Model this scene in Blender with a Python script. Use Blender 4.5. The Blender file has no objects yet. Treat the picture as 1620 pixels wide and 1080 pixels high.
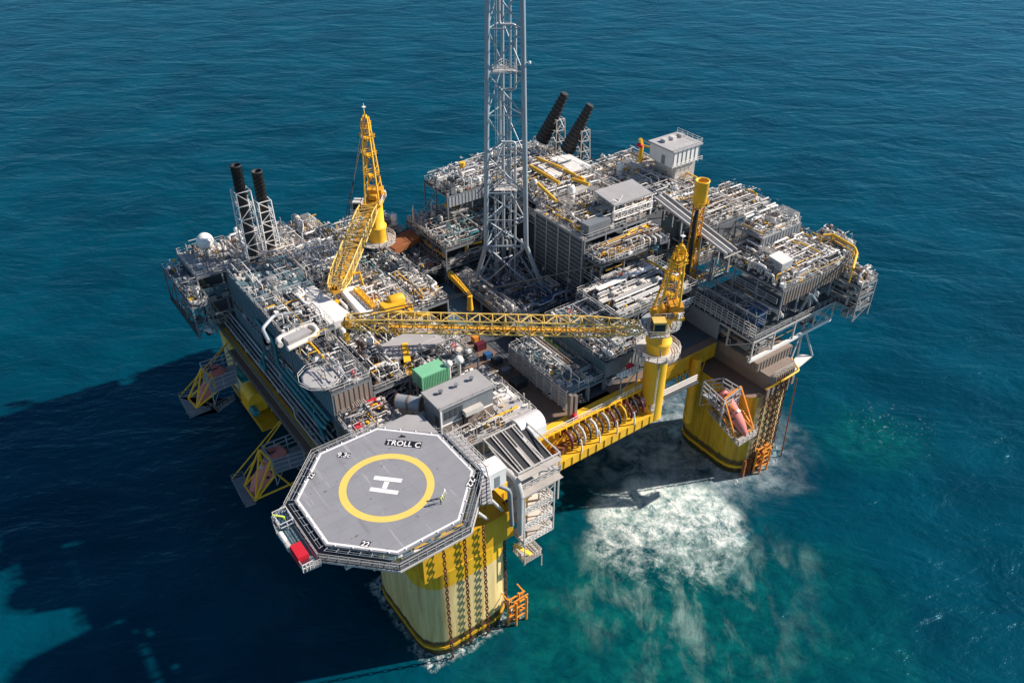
import bpy, math, random
from mathutils import Vector as V, Matrix
random.seed(7)
R=math.radians
scn=bpy.context.scene; COL=scn.collection
# ---------- camera model (used for placing surveyed points on real horizontal levels) ----------
F_=1328.6; TH=0.61773; AZ=0.6273; CX,CY=-18.2155,87.3766; H=125.676
cA,sA=math.cos(AZ),math.sin(AZ)
def at(px,py,z):
    x=px-810;y=py-540
    f=F_*math.cos(TH)-y*math.sin(TH);d=F_*math.sin(TH)+y*math.cos(TH);t=(H-z)/d
    X=x*t-CX;Y=f*t-CY
    return V((cA*X+sA*Y,-sA*X+cA*Y,z))
# ---------- materials ----------
MATS={}
def nodes(m):
    m.use_nodes=True;nt=m.node_tree;return nt,nt.nodes,nt.links
def mat(name,c,rough=.55,metal=0,var=.16,dirt=(.16,.09,.05),damt=.25,scale=.6,spec=.4,streak=True):
    m=bpy.data.materials.new(name);nt,N,L=nodes(m);b=N['Principled BSDF']
    tc=N.new('ShaderNodeTexCoord');g=N.new('ShaderNodeNewGeometry')
    oi=N.new('ShaderNodeObjectInfo')
    mp=N.new('ShaderNodeMapping');mp.inputs['Scale'].default_value=(scale,scale,scale*(.25 if streak else 1))
    L.new(g.outputs['Position'],mp.inputs[0])
    n=N.new('ShaderNodeTexNoise');n.inputs['Scale'].default_value=1.6;n.inputs['Detail'].default_value=6;n.inputs['Roughness'].default_value=.65
    L.new(mp.outputs[0],n.inputs['Vector'])
    n2=N.new('ShaderNodeTexNoise');n2.inputs['Scale'].default_value=.35;n2.inputs['Detail'].default_value=3
    L.new(g.outputs['Position'],n2.inputs['Vector'])
    def math_(op,a,bv,cl=False):
        q=N.new('ShaderNodeMath');q.operation=op;q.use_clamp=cl
        for i,v in enumerate((a,bv)):
            if v is None: continue
            if isinstance(v,(int,float)): q.inputs[i].default_value=v
            else: L.new(v,q.inputs[i])
        return q.outputs[0]
    k=math_('ADD',math_('MULTIPLY',math_('SUBTRACT',n2.outputs['Fac'],.5),var*2.2),1)
    k=math_('ADD',k,math_('MULTIPLY',math_('SUBTRACT',oi.outputs['Random'],.5),var*1.6))
    k=math_('ADD',k,math_('MULTIPLY',math_('SUBTRACT',n.outputs['Fac'],.5),var*1.4))
    vm=N.new('ShaderNodeVectorMath');vm.operation='SCALE';vm.inputs[0].default_value=c;L.new(k,vm.inputs['Scale'])
    r=N.new('ShaderNodeMapRange');r.inputs[1].default_value=.55;r.inputs[2].default_value=.75;r.inputs[3].default_value=0;r.inputs[4].default_value=damt
    L.new(n.outputs['Fac'],r.inputs[0])
    mx=N.new('ShaderNodeMix');mx.data_type='RGBA'
    L.new(r.outputs[0],mx.inputs[0]);L.new(vm.outputs[0],mx.inputs[6]);mx.inputs[7].default_value=(*dirt,1)
    L.new(mx.outputs[2],b.inputs['Base Color'])
    b.inputs['Roughness'].default_value=rough;b.inputs['Metallic'].default_value=metal;b.inputs['Specular IOR Level'].default_value=spec
    MATS[name]=m;return m
mat('steel_light',(.50,.475,.45),var=.25); mat('steel_grey',(.20,.215,.23),var=.25); mat('steel_dark',(.06,.07,.08),damt=.2)
mat('tower_steel',(.30,.35,.39),.45,.2); mat('boom_yellow',(.74,.50,.13),var=.2,damt=.3)
mat('white',(.80,.77,.73),damt=.12); mat('galv',(.38,.40,.42),.45,.2); mat('pipe_pale',(.56,.515,.465),.45,.0,var=.25)
mat('yellow',(.86,.47,.025),var=.14,damt=.35,dirt=(.25,.11,.02)); mat('yellow_hull',(.62,.34,.012),var=.25,damt=.75,dirt=(.15,.08,.02))
mat('amber',(.62,.29,.02),var=.2); mat('rust',(.22,.075,.025),.9,0,.4,(.05,.02,.01),.5); mat('chain_rust',(.10,.035,.018),.9,0,.4,(.25,.09,.02),.5); mat('orange',(.72,.26,.03),damt=.4)
mat('deck_grey',(.075,.085,.095),.8,damt=.3,streak=False); mat('deck_brown',(.21,.14,.10),.85,damt=.4,streak=False); mat('deck_teal',(.11,.18,.21),.7,damt=.3,streak=False)
mat('deck_pale',(.37,.355,.35),.8,damt=.3,streak=False); mat('heli_grey',(.27,.27,.285),.85,var=.12,damt=.3,dirt=(.2,.19,.18),streak=False,scale=.35)
mat('black',(.012,.012,.013),.5,damt=.1); mat('charcoal',(.03,.032,.036),.6); mat('red',(.55,.015,.03),damt=.1); mat('green',(.20,.52,.30),damt=.12)
mat('blue',(.02,.10,.26),damt=.1); mat('pink',(.62,.20,.17),damt=.3); mat('maroon',(.12,.015,.03)); mat('teal',(.03,.2,.22))
mat('brown_wall',(.25,.20,.165),damt=.5,dirt=(.2,.08,.03)); mat('paint_white',(.80,.77,.77),.6,damt=.1,var=.05); mat('paint_yellow',(.80,.56,.13),.6,damt=.1,var=.05,streak=False)
mat('glass',(.02,.03,.04),.08,damt=0); mat('tent',(.82,.78,.76),.7,damt=.15); mat('skin',(.45,.25,.17)); mat('hivis',(.75,.72,.10),damt=.05); mat('navy',(.03,.04,.08)); mat('lime',(.5,.6,.08))
M=MATS
def heli_detail():
    m=M['heli_grey'];nt,N,L=nodes(m);b=N['Principled BSDF'];src=b.inputs['Base Color'].links[0].from_socket;g=N.new('ShaderNodeNewGeometry')
    br=N.new('ShaderNodeTexBrick');br.inputs['Scale'].default_value=1;br.inputs['Brick Width'].default_value=6.1;br.inputs['Row Height'].default_value=2.05;br.inputs['Mortar Size'].default_value=.035;br.inputs['Mortar Smooth'].default_value=.4
    br.inputs['Color1'].default_value=(1,1,1,1);br.inputs['Color2'].default_value=(.95,.95,.96,1);br.inputs['Mortar'].default_value=(.72,.72,.73,1);L.new(g.outputs['Position'],br.inputs['Vector'])
    m1=N.new('ShaderNodeMix');m1.data_type='RGBA';m1.blend_type='MULTIPLY';m1.inputs[0].default_value=.8;L.new(src,m1.inputs[6]);L.new(br.outputs[0],m1.inputs[7])
    last=m1.outputs[2]
    for sc,rot,stx,lo,hi,col,amt in ((.5,.5,.12,.60,.72,(.12,.12,.12,1),.55),(.9,-.7,.1,.62,.70,(.55,.54,.53,1),.4),(1.1,0,1,.66,.74,(.10,.09,.09,1),.8)):
        mp=N.new('ShaderNodeMapping');mp.inputs['Rotation'].default_value=(0,0,rot);mp.inputs['Scale'].default_value=(1,stx,1);L.new(g.outputs['Position'],mp.inputs[0])
        n=N.new('ShaderNodeTexNoise');n.inputs['Scale'].default_value=sc;n.inputs['Detail'].default_value=6;L.new(mp.outputs[0],n.inputs['Vector'])
        r=N.new('ShaderNodeMapRange');r.inputs[1].default_value=lo;r.inputs[2].default_value=hi;r.inputs[4].default_value=amt;L.new(n.outputs['Fac'],r.inputs[0])
        q=N.new('ShaderNodeMix');q.data_type='RGBA';L.new(r.outputs[0],q.inputs[0]);L.new(last,q.inputs[6]);q.inputs[7].default_value=col;last=q.outputs[2]
    L.new(last,b.inputs['Base Color'])
heli_detail()
# column paint: cream body, dark weed belt near the water
def col_mat(nm,c1,c2,lo,rust):
    m=mat(nm,(.66,.58,.36),.55,var=.1,damt=.35,dirt=(.35,.2,.06));nt,N,L=nodes(m)
    b=N['Principled BSDF'];src=b.inputs['Base Color'].links[0].from_socket
    g=N.new('ShaderNodeNewGeometry');s=N.new('ShaderNodeSeparateXYZ');L.new(g.outputs['Position'],s.inputs[0])
    n=N.new('ShaderNodeTexNoise');n.inputs['Scale'].default_value=.7;n.inputs['Detail'].default_value=5;L.new(g.outputs['Position'],n.inputs['Vector'])
    a=N.new('ShaderNodeMath');a.operation='MULTIPLY_ADD';a.inputs[1].default_value=1.6;L.new(n.outputs['Fac'],a.inputs[0]);L.new(s.outputs['Z'],a.inputs[2])
    rp=N.new('ShaderNodeMapRange');rp.inputs[1].default_value=0;rp.inputs[2].default_value=24;L.new(a.outputs[0],rp.inputs[0])
    cr=N.new('ShaderNodeValToRGB');L.new(rp.outputs[0],cr.inputs[0])
    e=cr.color_ramp.elements;e[0].position=0;e[0].color=(.03,.035,.015,1);e[1].position=.085;e[1].color=(.05,.05,.015,1)
    for p,cc in ((.092,(.34,.22,.02,1)),(.125,(.36,.21,.02,1)),(.132,(.07,.055,.02,1)),(.175,(.12,.09,.03,1)),(.19,(*c1,1)),(.735,(*c2,1)),(.745,(*((.5,.36,.17) if rust else (.78,.48,.02)),1))):
        q=e.new(p);q.color=cc
    mx=N.new('ShaderNodeMix');mx.data_type='RGBA';mx.blend_type='MULTIPLY';mx.inputs[0].default_value=1
    # weathering multiplies the painted bands
    L.new(cr.outputs[0],mx.inputs[6])
    r2=N.new('ShaderNodeMapRange');r2.inputs[1].default_value=.35;r2.inputs[2].default_value=.7;r2.inputs[3].default_value=1;r2.inputs[4].default_value=lo
    mp=N.new('ShaderNodeMapping');mp.inputs['Scale'].default_value=(1.3,1.3,.09);L.new(g.outputs['Position'],mp.inputs[0])
    n3=N.new('ShaderNodeTexNoise');n3.inputs['Scale'].default_value=1.1;n3.inputs['Detail'].default_value=6;L.new(mp.outputs[0],n3.inputs['Vector'])
    L.new(n3.outputs['Fac'],r2.inputs[0])
    cb=N.new('ShaderNodeCombineColor');L.new(r2.outputs[0],cb.inputs[0])
    q=N.new('ShaderNodeMath');q.operation='POWER';q.inputs[1].default_value=1.35;L.new(r2.outputs[0],q.inputs[0]);L.new(q.outputs[0],cb.inputs[1])
    q2=N.new('ShaderNodeMath');q2.operation='POWER';q2.inputs[1].default_value=1.9;L.new(r2.outputs[0],q2.inputs[0]);L.new(q2.outputs[0],cb.inputs[2])
    L.new(cb.outputs[0],mx.inputs[7])
    mp4=N.new('ShaderNodeMapping');mp4.inputs['Scale'].default_value=(1.1,1.1,.12);mp4.inputs['Location'].default_value=(31,7,0);L.new(g.outputs['Position'],mp4.inputs[0])
    n4=N.new('ShaderNodeTexNoise');n4.inputs['Scale'].default_value=.9;n4.inputs['Detail'].default_value=8;n4.inputs['Roughness'].default_value=.7;L.new(mp4.outputs[0],n4.inputs['Vector'])
    r4=N.new('ShaderNodeMapRange');r4.inputs[1].default_value=.56-.1*rust;r4.inputs[2].default_value=.68-.08*rust;r4.inputs[3].default_value=0;r4.inputs[4].default_value=.45+.5*rust;L.new(n4.outputs['Fac'],r4.inputs[0])
    m4=N.new('ShaderNodeMix');m4.data_type='RGBA';L.new(r4.outputs[0],m4.inputs[0]);L.new(mx.outputs[2],m4.inputs[6]);m4.inputs[7].default_value=(.30,.11,.02,1);L.new(m4.outputs[2],b.inputs['Base Color'])
col_mat('column_paint',(.74,.58,.25),(.74,.60,.30),.72,0)
col_mat('column_yellow',(.58,.36,.02),(.62,.39,.02),.6,0)
col_mat('column_rusty',(.78,.60,.30),(.74,.58,.30),.72,.75)
# ---------- mesh builder ----------
class MB:
    def __init__(s): s.v=[];s.f=[];s.m=[];s.s=[]
    def add(s,vs,fs,m=0,sm=False):
        b=len(s.v);s.v+=[tuple(p) for p in vs]
        for f in fs: s.f.append([i+b for i in f]);s.m.append(m);s.s.append(sm)
        return s
    def box(s,a,b,m=0):
        x0,y0,z0=a;x1,y1,z1=b
        return s.add([(x0,y0,z0),(x1,y0,z0),(x1,y1,z0),(x0,y1,z0),(x0,y0,z1),(x1,y0,z1),(x1,y1,z1),(x0,y1,z1)],
          [(3,2,1,0),(4,5,6,7),(0,1,5,4),(1,2,6,5),(2,3,7,6),(3,0,4,7)],m)
    def cb(s,c,d,m=0):  # centre, dims
        return s.box([c[i]-d[i]/2 for i in range(3)],[c[i]+d[i]/2 for i in range(3)],m)
    def prism(s,poly,z0,z1,m=0):
        n=len(poly);vs=[(p[0],p[1],z0) for p in poly]+[(p[0],p[1],z1) for p in poly]
        return s.add(vs,[tuple(range(n))[::-1],tuple(range(n,2*n))]+[(i,(i+1)%n,n+(i+1)%n,n+i) for i in range(n)],m)
    def tube(s,p,q,r,m=0,n=6,r2=None,caps=True):
        p=V(p);q=V(q);d=q-p
        if d.length<1e-5: return s
        d.normalize();a=d.orthogonal().normalized();b=d.cross(a);r2=r if r2 is None else r2
        vs=[]
        for o,rr in ((p,r),(q,r2)):
            for i in range(n):
                t=2*math.pi*i/n;vs.append(o+a*(rr*math.cos(t))+b*(rr*math.sin(t)))
        s.add(vs,[(i,(i+1)%n,n+(i+1)%n,n+i) for i in range(n)],m,n>4)
        if caps: s.add(vs,[tuple(range(n))[::-1],tuple(range(n,2*n))],m)
        return s
    def bar(s,p,q,w,m=0): return s.tube(p,q,w*.7,m,4)
    def path(s,pts,r,m=0,n=7):   # pipe with rounded elbows
        pts=[V(p) for p in pts];out=[pts[0]]
        for i in range(1,len(pts)-1):
            a,b,c=pts[i-1],pts[i],pts[i+1];k=min(r*2.2,(a-b).length*.45,(c-b).length*.45)
            p=b+(a-b).normalized()*k;q=b+(c-b).normalized()*k
            for t in (0,.5,1): out.append(p*(1-t)**2+b*2*t*(1-t)+q*t*t)
        out.append(pts[-1]);vs=[];up=None
        for i,p in enumerate(out):
            d=(out[min(i+1,len(out)-1)]-out[max(i-1,0)]).normalized()
            if up is None: up=d.orthogonal().normalized()
            up=(up-d*up.dot(d));up=up.normalized() if up.length>1e-4 else d.orthogonal().normalized();b=d.cross(up)
            for j in range(n):
                t=2*math.pi*j/n;vs.append(p+up*(r*math.cos(t))+b*(r*math.sin(t)))
        fs=[(k*n+j,k*n+(j+1)%n,(k+1)*n+(j+1)%n,(k+1)*n+j) for k in range(len(out)-1) for j in range(n)]
        s.add(vs,fs,m,True);L=len(out)-1
        s.add(vs,[tuple(range(n))[::-1],tuple(range(L*n,L*n+n))],m);return s
    def lathe(s,c,prof,m=0,n=20,axis=2,cap=True):   # prof list of (r,h)
        vs=[]
        for r,h in prof:
            for i in range(n):
                t=2*math.pi*i/n;x,y=r*math.cos(t),r*math.sin(t)
                p={2:(x,y,h),0:(h,x,y),1:(x,h,y) }[axis];vs.append((c[0]+p[0],c[1]+p[1],c[2]+p[2]))
        k=len(prof)
        s.add(vs,[(j*n+i,j*n+(i+1)%n,(j+1)*n+(i+1)%n,(j+1)*n+i) for j in range(k-1) for i in range(n)],m,True)
        if cap: s.add(vs,[tuple(range(n))[::-1],tuple(range((k-1)*n,k*n))],m)
        return s
    def drum(s,p,q,r,m=0,n=14):  # vessel with domed ends
        p=V(p);q=V(q);d=(q-p).normalized();a=d.orthogonal().normalized();b=d.cross(a);L=(q-p).length;e=min(r*.55,L*.3)
        prof=[(r*.05,0),(r*.55,e*.22),(r*.88,e*.6),(r,e),(r,L-e),(r*.88,L-e*.6),(r*.55,L-e*.22),(r*.05,L)]
        vs=[p+d*h+a*(rr*math.cos(2*math.pi*i/n))+b*(rr*math.sin(2*math.pi*i/n)) for rr,h in prof for i in range(n)]
        return s.add(vs,[(j*n+i,j*n+(i+1)%n,(j+1)*n+(i+1)%n,(j+1)*n+i) for j in range(7) for i in range(n)]+[tuple(range(n))[::-1],tuple(range(7*n,8*n))],m,True)
    def rail(s,pts,h=1.1,m=0,r=.045,step=2,closed=False,rows=(1,.5)):
        pts=[V(p) for p in pts]
        if closed: pts.append(pts[0])
        for a,b in zip(pts,pts[1:]):
            for k in rows: s.tube(a+V((0,0,h*k)),b+V((0,0,h*k)),r,m,4,caps=False)
            n=max(1,int((b-a).length/step))
            for i in range(n+1):
                p=a.lerp(b,i/n);s.tube(p,p+V((0,0,h)),r,m,4,caps=False)
        return s
    def lattice(s,p,q,w0,w1,h0,h1,n,rc,rb,m=0,up=(0,0,1),tri=False):
        p=V(p);q=V(q);d=(q-p).normalized();u=V(up);sd=d.cross(u).normalized();u=sd.cross(d).normalized()
        def ring(t):
            c=p.lerp(q,t);w=(w0+(w1-w0)*t)/2;h=(h0+(h1-h0)*t)/2
            return [c+sd*w-u*h,c-sd*w-u*h,c+u*h] if tri else [c+sd*w+u*h,c-sd*w+u*h,c-sd*w-u*h,c+sd*w-u*h]
        k=3 if tri else 4;rs=[ring(i/n) for i in range(n+1)]
        for j in range(k): s.tube(rs[0][j],rs[n][j],rc,m,6)
        for i in range(n+1):
            for j in range(k):
                s.tube(rs[i][j],rs[i][(j+1)%k],rb,m,4,caps=False)
        for i in range(n):
            for j in range(k):
                a,b=(rs[i][j],rs[i+1][(j+1)%k]) if i%2 else (rs[i][(j+1)%k],rs[i+1][j])
                s.tube(a,b,rb,m,4,caps=False)
        return s
    def mesh(s,name,mats,o=(0,0,0)):
        me=bpy.data.meshes.new(name);o=V(o)
        me.from_pydata([V(p)-o for p in s.v],[],s.f)
        me.polygons.foreach_set('material_index',s.m);me.polygons.foreach_set('use_smooth',s.s)
        for k in mats: me.materials.append(M[k])
        me.update();return me
def mats_(m): return [m] if isinstance(m,str) else list(m)
def wl(o):
    p=V(o.location)
    while o.parent: o=o.parent;p=p+V(o.location)
    return p
def part(name,mb,m,parent,label=None,kind=None):
    if not mb.f: return None
    ob=bpy.data.objects.new(name,mb.mesh(name,mats_(m),wl(parent)));COL.objects.link(ob);ob.parent=parent
    if label: ob['label']=label
    if kind: ob['kind']=kind
    return ob
def thing(name,label,cat,loc,group=None,rz=0):
    o=bpy.data.objects.new(name,None);o.empty_display_size=.3;COL.objects.link(o);o.location=loc;o.rotation_euler=(0,0,rz)
    o['label']=label;o['category']=cat
    if group:o['group']=group
    return o
def solo(name,mb,m,label,cat,loc=(0,0,0),group=None):
    ob=bpy.data.objects.new(name,mb.mesh(name,mats_(m),loc));COL.objects.link(ob);ob.location=loc
    ob['label']=label;ob['category']=cat
    if group:ob['group']=group
    return ob
def tree_copy(root,loc,label,rz=None,group=None):
    r=root.copy();COL.objects.link(r);r.location=loc
    if rz is not None:r.rotation_euler=(0,0,rz)
    r['label']=label
    if group:r['group']=group
    for ch in list(root.children):
        c=ch.copy();COL.objects.link(c);c.parent=r
        for g in list(ch.children):
            d=g.copy();COL.objects.link(d);d.parent=c
    return r
# ---------- equipment prototypes: shared meshes, origin at base ----------
PRO={}
def proto(kind,mb,m): PRO.setdefault(kind,[]).append((mb,mats_(m),None))
def mk():
    P=('steel_light','pipe_pale','white','steel_grey')
    for i in range(4):   # pump skids
        b=MB();b.box((-1.1,-.6,0),(1.1,.6,.18),1);b.drum((-.9,0,.65),(.1,0,.65),.38);b.box((-.75,-.45,.18),(-.05,.45,.4),1)
        b.lathe((.55,0,.2),[(.4,0),(.42,.7),(.2,.9)],0,10);b.path([(.55,0,1),(.55,0,1.5),(.55,.7*(-1)**i,1.5),(.55,.7*(-1)**i,.3)],.12);b.tube((-.4,0,1),(-.4,0,1.25),.12)
        b.rail([(-1.1,-.6,.18),(1.1,-.6,.18)],.9,1,.03,1.1) if i%2 else 0
        proto('pump_skid',b,(P[i%4],'steel_dark'))
    for i in range(3):   # vertical vessels
        b=MB();h=2.4+i*.5;r=.5+.12*i
        b.lathe((0,0,.4),[(r*.3,-.1),(r*.8,.05),(r,.3),(r,h),(r*.8,h+.25),(r*.25,h+.36)],0,12)
        for a in range(3): b.tube((r*.8*math.cos(a*2.1),r*.8*math.sin(a*2.1),0),(r*.8*math.cos(a*2.1),r*.8*math.sin(a*2.1),.8),.06,1,4)
        for z in (1.1,h*.75): b.lathe((0,0,z),[(r+.04,0),(r+.04,.1)],1,12)
        b.path([(0,0,h+.7),(0,0,h+1.1),(r+.4,0,h+1.1),(r+.4,0,.2)],.08,1)
        proto('vessel',b,(P[i],'steel_grey'))
    for i in range(4):   # horizontal drums on saddles
        b=MB();L=1.3+i*.35;r=.45+.1*i
        b.drum((-L,0,r+.4),(L,0,r+.4),r);[b.box((x-.12,-r*.8,0),(x+.12,r*.8,r+.1),1) for x in (-L*.55,L*.55)]
        b.lathe((0,0,2*r+.3),[(.22,0),(.22,.3),(.3,.3),(.3,.38)],1,8);[b.tube((x,0,2*r+.3),(x,0,2*r+.8),.06,1) for x in (-L*.4,L*.45)]
        b.path([(L*.45,0,2*r+.75),(L*.45,r+.5,2*r+.75),(L*.45,r+.5,.1)],.07,1)
        proto('horizontal_drum',b,(P[(i+1)%4],'steel_grey'))
    for i in range(4):   # cabinets
        b=MB();w,d,h=.9+.35*i,.6+.2*(i%2),1.3+.3*(i%3);b.box((-w,-d,.12),(w,d,h));b.box((-w*1.04,-d*1.06,h+.002),(w*1.04,d*1.06,h+.09),1)
        for k in range(2+i): x=-w+2*w*(k+.5)/(2+i);b.box((x-.03,-d-.03,.3),(x+.03,-d-.002,h-.15),1);b.box((x+.1,-d-.04,h*.5),(x+.18,-d-.002,h*.62),1)
        for x in (-w*.85,w*.85): b.box((x-.06,-d*.9,0),(x+.06,d*.9,.118),1)
        if i%2: b.path([(w*.5,0,h),(w*.5,0,h+.5),(w+.4,0,h+.5),(w+.4,0,0)],.06,1)
        proto('cabinet',b,(('steel_light','white','steel_grey','deck_pale')[i],'steel_dark'))
    for i in range(4):   # valve clusters
        b=MB();n=2+i
        for k in range(n):
            x=(k-(n-1)/2)*.55;h=.9+.3*((k*7+i)%3);b.tube((x,0,0),(x,0,h),.09);b.lathe((x,0,h*.5),[(.2,0),(.2,.08)],1,8);b.lathe((x,0,h*.7),[(.16,0),(.2,.12),(.16,.24)],0,8)
            b.lathe((x,0,h+.02),[(.24,0),(.24,.05)],1,8);b.path([(x,0,h*.3),(x,.6,h*.3),(x,.6,0)],.06)
        b.tube((-n*.3,-.25,.25),(n*.3,-.25,.25),.1)
        proto('valve_cluster',b,(P[i%3],('yellow','red','steel_grey','steel_dark')[i]))
    for i in range(3):   # steel frames with bracing
        b=MB();w,d,h=1.4+.4*i,1.0,2.0+.5*i
        for x in (-w,w):
            for y in (-d,d): b.bar((x,y,0),(x,y,h),.12)
        for z in (h*.5,h):
            b.bar((-w,-d,z),(w,-d,z),.1);b.bar((-w,d,z),(w,d,z),.1);b.bar((-w,-d,z),(-w,d,z),.1);b.bar((w,-d,z),(w,d,z),.1)
        b.bar((-w,-d,0),(w,-d,h*.5),.07);b.bar((-w,-d,h),(w,-d,h*.5),.07);b.bar((w,-d,0),(w,d,h*.5),.07)
        for k in range(4+i): y=-d+2*d*(k+.5)/(4+i);b.tube((-w-.3,y,h+.14),(w+.3,y,h+.14),.07,1)
        if i: b.drum((-w*.7,0,h*.25),(w*.7,0,h*.25),.42,1)
        proto('equipment_frame',b,(('steel_light','white','galv')[i],'pipe_pale'))
    for i in range(3):   # finned coolers / slatted boxes
        b=MB();w,d,h=1.2+.3*i,.9,1.0;b.box((-w,-d,.35),(w,d,h));n=9+2*i
        for k in range(n): x=-w+2*w*(k+.5)/n;b.box((x-.04,-d-.04,h+.002),(x+.04,d+.04,h+.1),1)
        for x in (-w*.9,w*.9):
            for y in (-d*.85,d*.85): b.box((x-.06,y-.06,0),(x+.06,y+.06,.348),1)
        b.tube((w+.3,-d*.5,.1),(w+.3,-d*.5,1.1),.1,1);b.tube((w,-d*.5,.8),(w+.3,-d*.5,.8),.08,1)
        proto('cooler',b,(('steel_grey','steel_light','deck_pale')[i],('pipe_pale','steel_dark','white')[i]))
    for i in range(3):   # small parallel pipe looms with bends
        b=MB();n=3+i
        for k in range(n):
            y=(k-(n-1)/2)*.34;e=.34*k*(1 if i%2 else -1)*.6
            b.path([(-1.8,y,.1),(-1.8,y,.7+.05*k),(-.2+e,y,.7+.05*k),(.4+e,y+.5,.7+.05*k),(1.9,y+.5,.7+.05*k),(1.9,y+.5,.1)],.09+.02*(k%3))
        for x in (-1.3,1.4): b.bar((x,-.9,.5),(x,1.2,.5),.08,1);b.bar((x,-.8,0),(x,-.8,.5),.08,1);b.bar((x,1.1,0),(x,1.1,.5),.08,1)
        proto('pipe_loom',b,(('white','pipe_pale','galv')[i],'steel_grey'))
    for i in range(2):   # cable trays on posts
        b=MB();L=2.2+i
        for y in (-.3,.3): b.box((-L,y-.03,1.2),(L,y+.03,1.36))
        for k in range(int(L*4)): x=-L+.25+k*.5;b.box((x-.05,-.27,1.22),(x+.05,.27,1.27))
        for y in (-.15,0,.12): b.tube((-L,y,1.32),(L,y,1.32),.045,1,5)
        for x in (-L*.7,L*.7): b.bar((x,0,0),(x,0,1.2),.08)
        proto('cable_tray',b,('steel_light','steel_dark'))
    b=MB();b.tube((0,0,0),(0,0,2.6),.05);b.box((-.2,-.12,2.6),(.2,.12,2.75));b.box((-.14,-.14,0),(.14,.14,.05));proto('lamp_post',b,'steel_light')
    for i in range(2):
        b=MB();b.tube((0,0,0),(0,0,1.7+i*.5),.16,0,8);b.tube((0,0,1.7+i*.5),(0,0,1.9+i*.5),.34,1,10);b.tube((0,0,.7),(.8,0,.7),.1);b.tube((.8,0,.7),(.8,0,0),.1)
        proto('vent_pipe',b,('pipe_pale','steel_light'))
mk()
def equip(kind,parent,loc,rz=0,i=None,sc=1):
    L=PRO[kind];i=random.randrange(len(L)) if i is None else i
    mb,mm,me=L[i]
    if me is None: me=mb.mesh(kind,mm);L[i]=(mb,mm,me)
    ob=bpy.data.objects.new(kind,me);COL.objects.link(ob)
    ob.parent=parent;ob.location=V(loc)-wl(parent);ob.rotation_euler=(0,0,rz);ob.scale=(sc,sc,sc);return ob
KW=dict(pump_skid=3,vessel=1.4,horizontal_drum=2,cabinet=2.4,valve_cluster=4,equipment_frame=2,cooler=2,pipe_loom=3.6,cable_tray=1.5,lamp_post=.6,vent_pipe=1.2)
def scatter(root,u0,u1,v0,v1,z,step=2.6,fill=.8,kw=None,sc=(.75,1.15),cap=85):
    kw=kw or KW;ks=list(kw);cnt=root.get('_c',None);cnt=CN.setdefault(root.name,{})
    nu=max(1,int((u1-u0)/step));nv=max(1,int((v1-v0)/step))
    for i in range(nu):
        for j in range(nv):
            if random.random()>fill: continue
            k=random.choices(ks,[kw[q] for q in ks])[0]
            if cnt.get(k,0)>=cap: continue
            cnt[k]=cnt.get(k,0)+1
            u=u0+(i+.5+random.uniform(-.2,.2))*(u1-u0)/nu;v=v0+(j+.5+random.uniform(-.2,.2))*(v1-v0)/nv
            equip(k,root,(u,v,z),random.choice((0,1,1,2,3))*math.pi/2,sc=random.uniform(*sc))
CN={}
def pipes(root,u0,u1,v0,v1,z,n,zmax=2.6,m=('pipe_pale','white','galv','steel_light','pipe_pale','white','steel_grey','white','deck_brown','yellow','steel_dark'),rr=(.05,.07,.08,.1,.13,.16,.24),axis=None,name='pipe'):
    for i in range(n):
        c=CN.setdefault(root.name,{});c[name]=c.get(name,0)+1
        if c[name]>95: return
        r=random.choice(rr);a=random.random()<.5 if axis is None else axis==0
        p=[random.uniform(u0+r,u1-r),random.uniform(v0+r,v1-r),z+random.uniform(.3,zmax)]
        L=random.uniform(.35,.95);
        if a: p[0]=u0+(u1-u0)*random.uniform(0,1-L)
        else: p[1]=v0+(v1-v0)*random.uniform(0,1-L)
        pts=[V(p)]
        if random.random()<.6: pts=[V((p[0],p[1],z+.02)),V(p)]
        q=V(p);seg=random.choice((1,2,3,3));tot=L*((u1-u0) if a else (v1-v0))
        for s_ in range(seg):
            q=q.copy()
            if a:q.x+=tot/seg
            else:q.y+=tot/seg
            pts.append(q)
            if s_<seg-1:
                q=q.copy();j=random.choice((-1,1))*random.uniform(.6,1.6)
                t=random.random()
                if t<.4: q.z=max(z+.25,min(z+zmax,q.z+j))
                elif a: q.y=max(v0+r,min(v1-r,q.y+j))
                else: q.x=max(u0+r,min(u1-r,q.x+j))
                pts.append(q)
        if random.random()<.6: pts.append(V((q.x,q.y,z+.02)))
        pp=[pts[0]]
        for x in pts[1:]:
            if (x-pp[-1]).length>.05: pp.append(x)
        if len(pp)<2: continue
        part(name,MB().path(pp,r,0,7),random.choice(m),root)
def fittings(root,u0,u1,v0,v1,z,n,zm=2.2):
    b=MB();n=min(n,900)
    for i in range(n):
        x,y=random.uniform(u0,u1),random.uniform(v0,v1);k=random.random();m=random.choices(range(7),(6,5,4.5,4,1.1,.8,.45))[0];h=z+random.random()**1.6*zm
        if k<.3: a,c_,e=random.uniform(.15,.6),random.uniform(.15,.5),random.uniform(.2,.8);b.box((x-a,y-c_,z+.01),(x+a,y+c_,z+e),m)
        elif k<.6:
            L=random.uniform(.8,3);ax=random.random()<.5;L=min(L,(u1-x) if ax else (v1-y));d=V((L,0,0)) if ax else V((0,L,0));b.tube((x,y,h+.15),V((x,y,h+.15))+d,random.choice((.05,.07,.1)),m,5)
        elif k<.8: b.tube((x,y,z),(x,y,z+random.uniform(.8,zm)),random.choice((.05,.08,.13)),m,5)
        else: b.tube((x,y,h),(x,y,h+random.uniform(.2,.5)),random.uniform(.15,.32),m,8)
    part('small_fittings',b,('pipe_pale','steel_light','white','steel_grey','deck_brown','yellow','rust'),root,None,'stuff')
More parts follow.
